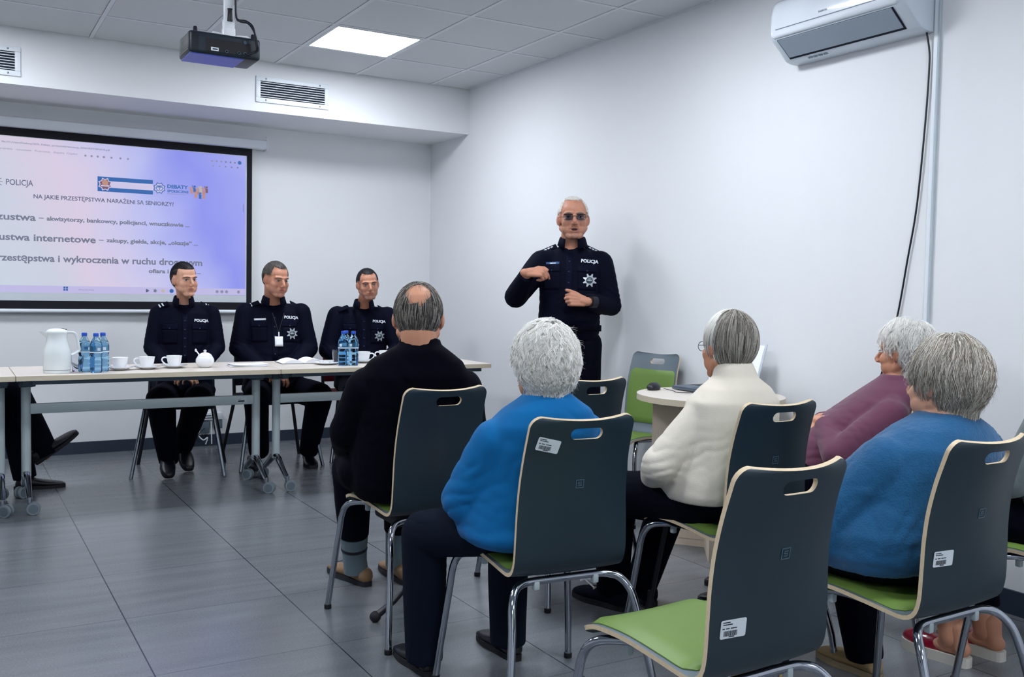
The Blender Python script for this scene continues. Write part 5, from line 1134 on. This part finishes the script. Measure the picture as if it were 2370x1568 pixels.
for s_ in (-1, 1):
    P = [(s_*(.033+.024*math.copysign(abs(math.cos(a))**.6, math.cos(a))), .1045-.005*math.cos(a), .002+.0155*math.copysign(abs(math.sin(a))**.7, math.sin(a))) for a in [2*PI*k/28 for k in range(29)]]
    mb.tube([HM @ Vector(p) for p in P], .0013, 6); mb.tube([HM @ Vector(p) for p in ((s_*.0535, .095, .006), (s_*.074, .07, .008), (s_*.08, .0, .012), (s_*.08, -.02, .0))], .0015, 6)
    mb.tube([HM @ Vector(p) for p in ((s_*.011, .108, .0155), (s_*.033, .105, .0178), (s_*.056, .099, .0155))], .0024, 6)
mb.tube([HM @ Vector(p) for p in ((-.0105, .103, .007), (0, .112, .009), (.0105, .103, .007))], .0016, 6)
gl = mb.build('glasses', mat('glasses_frame', (16, 16, 26), .3), r)
for s_ in (-1, 1): MB().lathe([(.001, 0), (.0205, 0), (.0205, .001), (.001, .001)], 24, 0, HM @ Matrix.Translation((s_*.032, .0985, .0025)) @ Matrix.Rotation(-PI/2, 4, 'X') @ Matrix.Diagonal((1.1, .72, 1, 1))).build('lens', mat('tinted_lens', (170, 190, 220), .02, trans=1, ior=1.05), gl)
MB().tube([S_(.105, .235, 1.162), S_(.135, .215, 1.16)], .036, 20).build('wristwatch', BLKP, r)
mb = MB(); mb.add(*(lambda: ([S_(e1, e2, z) for z in (.985, 1.02) for e1, e2 in [(.187*math.cos(a), .14*math.sin(a)+.012) for a in [2*PI*k/32 for k in range(32)]]], [[k, (k+1) % 32, 32+(k+1) % 32, 32+k] for k in range(32)]))()); b_ = mb.build('belt', NAVYT, r, recalc=False); so = b_.modifiers.new('t', 'SOLIDIFY'); so.thickness = .006
MB().box((-.03, -.025, -.045), (.03, .025, .045), 0, .01, Matrix.Translation(S_(-.205, .03, .985))).build('belt_pouch', BLKP, r)
for e in (-.11, .13): shoe(r, S_(e, -.07, 0), AZ, SHOEB, RUBBER, .29)
rebase(r, (SX, SY, 0))
# person with crossed legs cut off by the left edge
HM = headM((-3.80, -1.05, 1.25), 110, 0, 0, .95); RG = seated_rings(-3.78, -1.02, .47, 1.12, 1.05, 1.05, .02, 95)
arms = arms_of((-3.78, -1.02), 95, 1.03, .18, ((-.22, .05, -.24), (.22, .05, -.24)), ((-.08, .28, -.38), (.08, .28, -.38)))
legs = [((-3.70, -.95, .52), (-3.22, -1.22, .60), (-3.055, -1.26, .235)), ((-3.70, -1.13, .52), (-3.235, -1.12, .50), (-3.165, -1.15, .09))]
r, body, tp, lg = person('person in black with crossed legs behind the table legs at the left edge', None, HM, {}, SKIN, RG, arms, legs, NAVY, DKT, leg_r=(.095, .078, .062), group=None, hem=1.06, extra_leg=lambda mb: mb.cap((-3.21, -1.2, .56), (-3.08, -1.25, .30), .062, .05), voxel=.006)
short_hair(HM, r, [BROWND, GREYD], reg_short, 600); shoe(r, (-3.21, -1.15, 0), 95, SHOEB, RUBBER, .27)
shoe(r, (-3.10, -1.26, .165), 93, SHOEB, RUBBER, .28, 38, roll=10); rebase(r, (-3.6, -1.05, 0))
visitor_chair((-3.80, -1.03), R(-95), 'chair under the person with crossed legs, outside the left edge', SEATBL)
# ---------------------------------------------------------------- the audience
def low_rings(L_): return [tuple(a) for a in L_]
# man in the black jacket
HM = headM((-2.112, -4.33, 1.108), 27, -12, 0, 1.0)
RG = [(-2.095, -4.21, .46, .185, .14, 0), (-2.095, -4.21, .51, .215, .155, 0), (-2.095, -4.225, .60, .215, .15, 0), (-2.10, -4.245, .72, .205, .145, 6), (-2.105, -4.27, .83, .203, .138, 10), (-2.108, -4.30, .91, .198, .13, 16), (-2.11, -4.32, .965, .165, .105, 18), (-2.112, -4.34, 1.005, .105, .085, 18), (-2.112, -4.345, 1.03, .068, .066, 18)]
arms = [((-2.270, -4.25, .862), (-2.295, -4.15, .70), (-2.22, -3.92, .60)), ((-1.95, -4.36, .862), (-1.85, -4.22, .70), (-1.90, -4.0, .60))]
legs = [((-2.17, -4.2, .52), (-2.165, -3.84, .50), (-2.115, -3.745, .10)), ((-1.98, -4.2, .52), (-1.95, -3.84, .50), (-1.93, -3.76, .10))]
hd = [dict(M=frame_to(arms[0][2], (.5, .8, -.1), (0, 0, 1)), side=1), dict(M=frame_to(arms[1][2], (-.5, .8, -.1), (0, 0, 1)), side=-1)]
r, body, tp, lg = person('man in a black jacket seen from behind, balding grey hair, on the leftmost chair', None, HM, dict(fat=.004), SKINO, RG, arms, legs, BLACKJ, DKT, top_r=(.076, .074, .055), leg_r=(.098, .082, .062), hands=hd, hem=.72, hip=((-2.075, -4.2, .53), (.2, .19, .085)), topfolds=[(arms[0][1], .16, (1, .2, .3), .04, .008), ((-2.1, -4.35, .8), .25, (.6, 0, -.7), .07, .006)], amp=.003, top='jacket', neckr=.062, extra_top=lambda mb: (mb.cap((-2.112, -4.345, 1.0), (-2.108, -4.34, 1.045), .078, .073, flat=(0, 1)), mb.cap((-2.27, -4.16, .55), (-2.24, -4.02, .55), .07, .06)))
def bald(P):
    c = np.array([-.0, -.85, .52]); c = c/np.linalg.norm(c); dd = P @ c+.05*vnoise(P*7, 3); return reg_short(P, .66, .30, -.88) & (dd < .885)
def thin(P):
    c = np.array([-.0, -.85, .52]); c = c/np.linalg.norm(c); return reg_short(P, .66, .30, -.88) & (P @ c < .96)
h = hair_cap(HM, r, GREYD, bald, 1.008, .0012)
fb = flow_whorl((-.02, -.55, .78), .9)
strands('hair_strands', HM, h, [GREYH, GREYD, SILVH, BROWND], 5200, bald, fb, (.03, .05), 6, (1.01, 1.05), .14, .00055, ns=9)
strands('hair_strands', HM, h, [GREYH, GREYD, SILVH], 1100, thin, fb, (.02, .04), 5, (1.0, 1.03), .2, .0004, ns=9, seed=8)
sock = MB(); sock.tube([(-2.127, -3.77, .21), (-2.119, -3.754, .15), (-2.112, -3.745, .10), (-2.105, -3.742, .05)], [.058, .052, .049, .050], 20); so_ = sock.build('sock', SOCK, r)
MB().tube([(-2.1205, -3.757, .162), (-2.119, -3.754, .150)], .0545, 20).build('sock_stripe', BLKP, so_)
MB().tube([(-1.938, -3.785, .21), (-1.93, -3.76, .06)], [.052, .048], 16).build('sock', SOCK, r)
TAN = mat('tan_shoe_leather', (122, 96, 68), .5, var=.15, vscale=14, bump=.2, bscale=200); SOLD = mat('dark_sole', (26, 28, 38), .7)
sh1 = shoe(r, (-2.078, -3.80, 0), -9, TAN, SOLD, .30, w=.05); MB().tube([(-2.14, -3.665, .08), (-2.075, -3.66, .082)], .003, 6).build('lace', BLKP, sh1); MB().tube([(-2.145, -3.635, .07), (-2.08, -3.63, .072)], .003, 6).build('lace', BLKP, sh1)
shoe(r, (-1.925, -3.86, 0), 4, TAN, SOLD, .30, w=.05); rebase(r, (-2.09, -4.25, 0))
# person in the bright blue sweater
HM = headM((-2.052, -5.075, .992), 14, -4, 0, .94)
RG = [(-2.075, -5.0, .49, .185, .14), (-2.075, -5.0, .525, .20, .165), (-2.07, -5.0, .59, .197, .165), (-2.065, -5.02, .68, .185, .15), (-2.06, -5.05, .77, .182, .135), (-2.055, -5.075, .835, .172, .118), (-2.052, -5.09, .88, .135, .095), (-2.052, -5.095, .91, .085, .075), (-2.052, -5.095, .928, .06, .058)]
arms = [((-2.205, -5.06, .79), (-2.245, -4.955, .605), (-2.17, -4.75, .56)), ((-1.90, -5.07, .795), (-1.79, -4.95, .60), (-1.88, -4.74, .55))]
legs = [((-2.16, -4.97, .51), (-2.27, -4.735, .455), (-2.252, -4.71, .07)), ((-1.99, -4.97, .51), (-1.955, -4.72, .455), (-1.945, -4.71, .07))]
hd = [dict(M=frame_to(arms[0][2], (.7, .7, -.2), (0, 0, 1)), side=1), dict(M=frame_to(arms[1][2], (-.7, .7, -.2), (0, 0, 1)), side=-1)]
r, body, tp, lg = person('person with curly white hair in a bright blue sweater, seen from behind', None, HM, dict(fat=.003), SKINO, RG, arms, legs, BLUE, DENIM, top_r=(.064, .068, .05), leg_r=(.082, .072, .060), hands=hd, hip=((-2.07, -4.97, .51), (.19, .17, .075)), amp=.003, top='sweater', topfolds=[(arms[0][1]+Vector() if False else arms[0][1], .17, (1, .3, .4), .04, .009), ((-2.19, -5.06, .72), .13, (.6, .2, .75), .035, .007), ((-2.17, -5.05, .55), .14, (1, 0, -.25), .04, .007), ((-2.05, -5.15, .84), .12, (1, 0, .1), .05, .006)], legfolds=[((-2.25, -4.75, .43), .12, (1, 0, 0), .03, .006)], extra_top=lambda mb: mb.ell((-2.10, -5.03, .515), (.175, .155, .06)))
fl = flow_whorl((.12, -.42, .86), .55)
h = hair_cap(HM, r, WHITEH, reg_full, 1.10, .014); strands('hair_strands', HM, h, [WHITEH, WHITEH, WHITE2, WHITEH], 1500, reg_full, fl, (.055, .09), 11, (1.12, 1.24), .28, .0009, ns=15, flick=.16, wave=.75, wf=2.6, clump=(8, .0042))
strands('hair_strands', HM, h, [WHITEH, SILVH], 500, reg_full, fl, (.05, .08), 9, (1.15, 1.25), .9, .0005, ns=20, flick=.35, seed=12)
for x, y, a in ((-2.25, -4.755, 2), (-1.945, -4.765, 3)): shoe(r, (x, y, 0), a, SHOEB, RUBBER, .26, h=.065)
rebase(r, (-2.06, -5.0, 0))
# person in the cream sweater
HM = headM((-1.243, -4.975, 1.035), 2, 0, 0, .94)
RG = [(-1.27, -4.98, .525, .19, .15), (-1.27, -4.98, .55, .20, .165), (-1.27, -4.98, .60, .195, .163), (-1.265, -4.985, .68, .178, .148), (-1.255, -5.0, .78, .178, .134), (-1.25, -5.01, .86, .172, .118), (-1.245, -5.015, .905, .13, .092), (-1.243, -5.01, .94, .075, .068), (-1.243, -5.005, .975, .062, .060)]
arms = [((-1.378, -4.99, .815), (-1.505, -4.94, .645), (-1.37, -4.74, .55)), ((-1.105, -5.0, .815), (-1.0, -4.90, .62), (-1.12, -4.72, .55))]
legs = [((-1.355, -4.95, .515), (-1.40, -4.56, .47), (-1.335, -4.47, .09)), ((-1.17, -4.95, .515), (-1.125, -4.57, .47), (-1.195, -4.48, .09))]
hd = [dict(M=frame_to(arms[0][2], (.7, .7, -.2), (0, 0, 1)), side=1), dict(M=frame_to(arms[1][2], (-.7, .7, -.2), (0, 0, 1)), side=-1)]
r, body, tp, lg = person('person with smooth grey hair and glasses in a cream high-necked sweater', None, HM, {}, SKINO, RG, arms, legs, CREAMK, DKT, top_r=(.058, .062, .046), leg_r=(.104, .084, .062), hands=hd, hip=((-1.26, -4.97, .535), (.195, .185, .09)), amp=.0028, top='sweater', topfolds=[(arms[0][1], .15, (1, .3, .4), .04, .006), ((-1.37, -5.0, .62), .15, (1, 0, .15), .045, .007), ((-1.40, -5.0, .78), .1, (.5, .2, .8), .035, .007)], neckr=.05, extra_top=lambda mb: mb.cap((-1.243, -5.01, .93), (-1.243, -5.0, .985), .066, .062, flat=(0, 1)))
co = get_co(tp.data); no = get_no(tp.data); ang = np.arctan2(co[:, 1]+4.98, co[:, 0]+1.265); rib = np.sin(ang*110)*.0009*np.clip((.545-co[:, 2])/.02, 0, 1)+np.sin(ang*60)*.0009*np.clip((co[:, 2]-.935)/.015, 0, 1); set_co(tp.data, co+no*rib[:, None])
def reg_bob(P): x, y, z = P[:, 0], P[:, 1], P[:, 2]; return ((z > .50) & (y < .90)) | ((y < .38) & (z > .22)) | ((y < -.02) & (z > -.88))
h = hair_cap(HM, r, GREYD, reg_bob, 1.055, .004); fl = flow_whorl((.05, -.1, .98), .75)
strands('hair_strands', HM, h, [GREYH, SILVH, GREYD, SILVH], 7000, reg_bob, fl, (.07, .11), 9, (1.06, 1.11), .09, .0007, ns=7)
strands('hair_strands', HM, h, [WHITEH, WHITE2], 1500, lambda P: reg_bob(P) & (P[:, 1] > -.05) & (P[:, 0] < .5), fl, (.06, .10), 9, (1.09, 1.125), .10, .0007, ns=7, seed=21)
eyes(HM, r, GREYH, {})
mb = MB()
for s_ in (-1, 1):
    P = [(s_*(.034+.023*math.cos(a)), .104-.006*math.cos(a), .002+.018*math.sin(a)) for a in [2*PI*k/20 for k in range(21)]]; mb.tube([HM @ Vector(p) for p in P], .0012, 6); mb.tube([HM @ Vector(p) for p in ((s_*.056, .098, .006), (s_*.076, .07, .008), (s_*.081, 0, .012))], .0012, 6)
mb.tube([HM @ Vector(p) for p in ((-.011, .104, .006), (0, .111, .008), (.011, .104, .006))], .0013, 6); mb.build('glasses', mat('glasses_frame', (16, 16, 26), .3), r)
sn = cloth('black_felt', (16, 20, 34), .9, .5, 300); s1 = shoe(r, (-1.322, -4.53, 0), -10, sn, RUBBER, .27, w=.055, h=.085)
MB().tube([(-1.395, -4.34, .075), (-1.385, -4.36, .09), (-1.37, -4.37, .085)], .005, 6).build('zip_toggle', WHITES, s1); MB().tube([(-1.39, -4.355, .088), (-1.372, -4.40, .06)], .003, 6).build('zip_cord', WHITES, s1); MB().ell((-1.37, -4.405, .052), (.011, .007, .014)).build('toggle_button', mat('ivory_button', (205, 192, 160), .4), s1)
shoe(r, (-1.19, -4.54, 0), 0, sn, RUBBER, .27, w=.05, h=.085); rebase(r, (-1.26, -4.97, 0))
# person in the plum shirt
MZ = -42; X, Y = fr(MZ); B = Vector((-.49, -4.95, 0))
def Q(a, b, z): return B+X*a+Y*b+Vector((0, 0, z))
HM = headM(Q(.02, -.125, 1.005), -14, -2, 0, .95)
RG = [(*Q(0, .0, .445)[:3], .17, .15, MZ), (*Q(0, .03, .50)[:3], .20, .20, MZ), (*Q(0, .07, .58)[:3], .20, .225, MZ), (*Q(0, .045, .67)[:3], .19, .205, MZ), (*Q(0, .0, .76)[:3], .18, .165, MZ), (*Q(.01, -.05, .83)[:3], .172, .125, MZ), (*Q(.015, -.085, .875)[:3], .13, .10, MZ), (*Q(.018, -.10, .905)[:3], .08, .075, MZ), (*Q(.02, -.105, .925)[:3], .06, .058, MZ)]
arms = [(Q(-.155, -.07, .78), Q(-.245, .11, .635), Q(-.05, .16, .735)), (Q(.175, -.06, .78), Q(.24, .12, .64), Q(.07, .17, .73))]
legs = [(Q(-.10, .03, .53), Q(-.13, .42, .50), Q(-.12, .40, .09)), (Q(.10, .03, .53), Q(.13, .42, .50), Q(.12, .40, .09))]
hd = [dict(M=frame_to(arms[0][2], X*.9+Y*.35, (0, 0, 1)), side=1, curl=(.5, .6, .6, .6)), dict(M=frame_to(arms[1][2], -X*.9+Y*.3, (0, 0, 1)), side=-1, curl=(.6, .6, .6, .6))]
r, body, tp, lg = person('person in a plum shirt with fluffy white hair, hands folded, by the right wall', None, HM, dict(fat=.004), SKINO, RG, arms, legs, PLUM, DKT, top_r=(.068, .060, .043), leg_r=(.092, .075, .062), hands=hd, hip=(Q(0, .03, .53), (.19, .18, .085)), amp=.0028, topfolds=[(arms[0][1], .17, Y+X*.2, .045, .009), (Q(-.18, .03, .75), .12, (0, .3, .9), .04, .008), (arms[0][2], .1, X, .03, .006)])
def reg_thin(P): x, y, z = P[:, 0], P[:, 1], P[:, 2]; return ((z > .60) & (y < .72)) | ((y < .45) & (z > .30)) | ((y < -.15) & (z > -.85))
def reg_m(P): return reg_thin(P) & ~((P[:, 2] > .82) & (P[:, 1] < .3) & (P[:, 0] > -.25))
h = hair_cap(HM, r, WHITEH, reg_m, 1.045, .008); fl = flow_whorl((.25, -.2, .9), .35)
strands('hair_strands', HM, h, [WHITEH, WHITE2, WHITEH], 1000, reg_m, fl, (.05, .10), 10, (1.06, 1.2), .25, .0008, ns=14, flick=.12, wave=.5, wf=2.2, clump=(7, .004)); strands('hair_strands', HM, h, [WHITEH], 350, reg_thin, fl, (.05, .09), 9, (1.1, 1.22), .6, .0005, ns=16, flick=.35, seed=9)
eyes(HM, r, WHITE2, {})
for a in (-.12, .12): shoe(r, Q(a, .34, 0), MZ, SHOEB, RUBBER, .28)
MB().tube([Q(-.08, .145, .72), Q(-.095, .14, .716)], .031, 16).build('watch_strap', BLKP, r); rebase(r, B)
# person in the fluffy blue sweater
HM = headM((-1.200, -5.778, .980), -3, 0, 0, .96)
RG = [(-1.325, -5.71, .50, .21, .16), (-1.32, -5.71, .54, .235, .19), (-1.31, -5.715, .60, .24, .195), (-1.275, -5.73, .68, .225, .18), (-1.245, -5.755, .77, .215, .155), (-1.23, -5.775, .825, .20, .132), (-1.22, -5.785, .87, .15, .105), (-1.215, -5.79, .898, .092, .082), (-1.215, -5.79, .912, .068, .064)]
arms = [((-1.41, -5.76, .775), (-1.53, -5.64, .585), (-1.40, -5.42, .56)), ((-1.035, -5.76, .785), (-.96, -5.64, .58), (-1.08, -5.42, .56))]
legs = [((-1.40, -5.68, .52), (-1.37, -5.32, .47), (-1.345, -5.30, .09)), ((-1.20, -5.68, .52), (-1.08, -5.36, .47), (-1.008, -5.385, .085))]
hd = [dict(M=frame_to(arms[0][2], (.7, .7, -.2), (0, 0, 1)), side=1), dict(M=frame_to(arms[1][2], (-.7, .7, -.2), (0, 0, 1)), side=-1)]
r, body, tp, lg = person('person with grey-white hair in a fluffy mid-blue sweater, nearest the right edge', None, HM, dict(fat=.010, jaw=1.05), SKINF, RG, arms, legs, WOOLB, DKT, top_r=(.080, .083, .058), leg_r=(.098, .080, .060), hands=hd, hip=((-1.31, -5.70, .525), (.225, .195, .088)), amp=.003, top='sweater', topfolds=[(arms[0][1], .18, (1, .3, .4), .05, .008), ((-1.40, -5.78, .66), .16, (.6, .2, .6), .045, .007), ((-1.38, -5.75, .52), .16, (1, 0, -.3), .05, .007)], fine=(150, .0011), neckr=.062, extra_top=lambda mb: mb.ell((-1.34, -5.73, .535), (.21, .175, .06)))
h = hair_cap(HM, r, BROWNG, reg_full, 1.06, .008); fl = flow_whorl((.15, .0, .95), .75)
strands('hair_strands', HM, h, [SILVH, WHITE2, GREYH, SILVH, BROWNG], 1500, reg_full, fl, (.08, .135), 11, (1.08, 1.18), .25, .0008, ns=9, flick=.10, wave=.22, wf=2.0, clump=(8, .0045), drop=-.05)
strands('hair_strands', HM, h, [WHITE2, BROWNG], 500, reg_full, fl, (.09, .13), 10, (1.12, 1.2), .6, .0005, ns=11, flick=.3, seed=31)
eyes(HM, r, BROWNG, {}); TANS = mat('tan_suede', (168, 142, 100), .8, bump=.3)
shoe(r, (-1.345, -5.37, 0), -4, TANS, mat('tan_sole', (150, 132, 104), .7), .25); shoe(r, (-1.003, -5.44, 0), 2, TANS, mat('tan_sole', (150, 132, 104), .7), .25)
rebase(r, (-1.30, -5.72, 0))
# person with red slippers, mostly outside the right edge
HM = headM((-.51, -5.83, 1.05), 0, 0, 0, .94); RG = seated_rings(-.52, -5.77, .46, .96, 1.0, 1.05, .03, 0)
arms = arms_of((-.52, -5.78), 0, .88, .17, ((-.19, .1, -.22), (.2, .1, -.22)), ((-.06, .28, -.30), (.06, .28, -.3)))
legs = [((-.62, -5.72, .52), (-.66, -5.40, .49), (-.665, -5.455, .085)), ((-.46, -5.72, .52), (-.52, -5.40, .49), (-.505, -5.475, .085))]
r, body, tp, lg = person('person in red slippers with bare ankles, mostly outside the right edge', None, HM, {}, SKINO, RG, arms, legs, GREYP, DKT, hem=.80, leg_r=(.085, .07, .062), voxel=.006, top='cardigan')
short_hair(HM, r, [GREYH, SILVH], reg_short, 600)
SLIP = mat('red_slipper', (142, 14, 44), .28, coat=.4); WS = mat('white_slipper_sole', (206, 202, 192), .6)
for x, y, a in ((-.655, -5.525, 0), (-.50, -5.545, 2)):
    M_ = Matrix.Translation((x, y, 0)) @ Matrix.Rotation(-R(a), 4, 'Z'); P = []
    for k in range(28): t = 2*PI*k/28; yy = (.5-.5*math.cos(t))*.25; ww = .05*(.72+.30*smooth01((yy/.25-.25)/.4)); e = math.sin(t); P.append((math.copysign(abs(e)**.55, e)*ww, yy))
    sl_ = MB().prism(P, 0, .034, 0, M_).build('slipper_sole', WS, r, smooth=False)
    mb = MB(); mb.ell((0, .165, .04), (.046, .09, .038), 0, M_); me = fuse(mb, .005, 2); co = get_co(me); co[:, 2] = np.maximum(co[:, 2], .022); set_co(me, co); finish(me, 'slipper_upper', SLIP, r)
    mb = MB(); mb.ell((0, .035, .055), (.030, .034, .028), 0, M_); mb.ell((0, .10, .05), (.036, .08, .022), 0, M_); mb.cap((0, .045, .07), (0, .055, .12), .03, .036, 0, M_); finish(fuse(mb, .005, 4), 'bare_foot', SKINO, r)
rebase(r, (-.62, -5.75, 0))
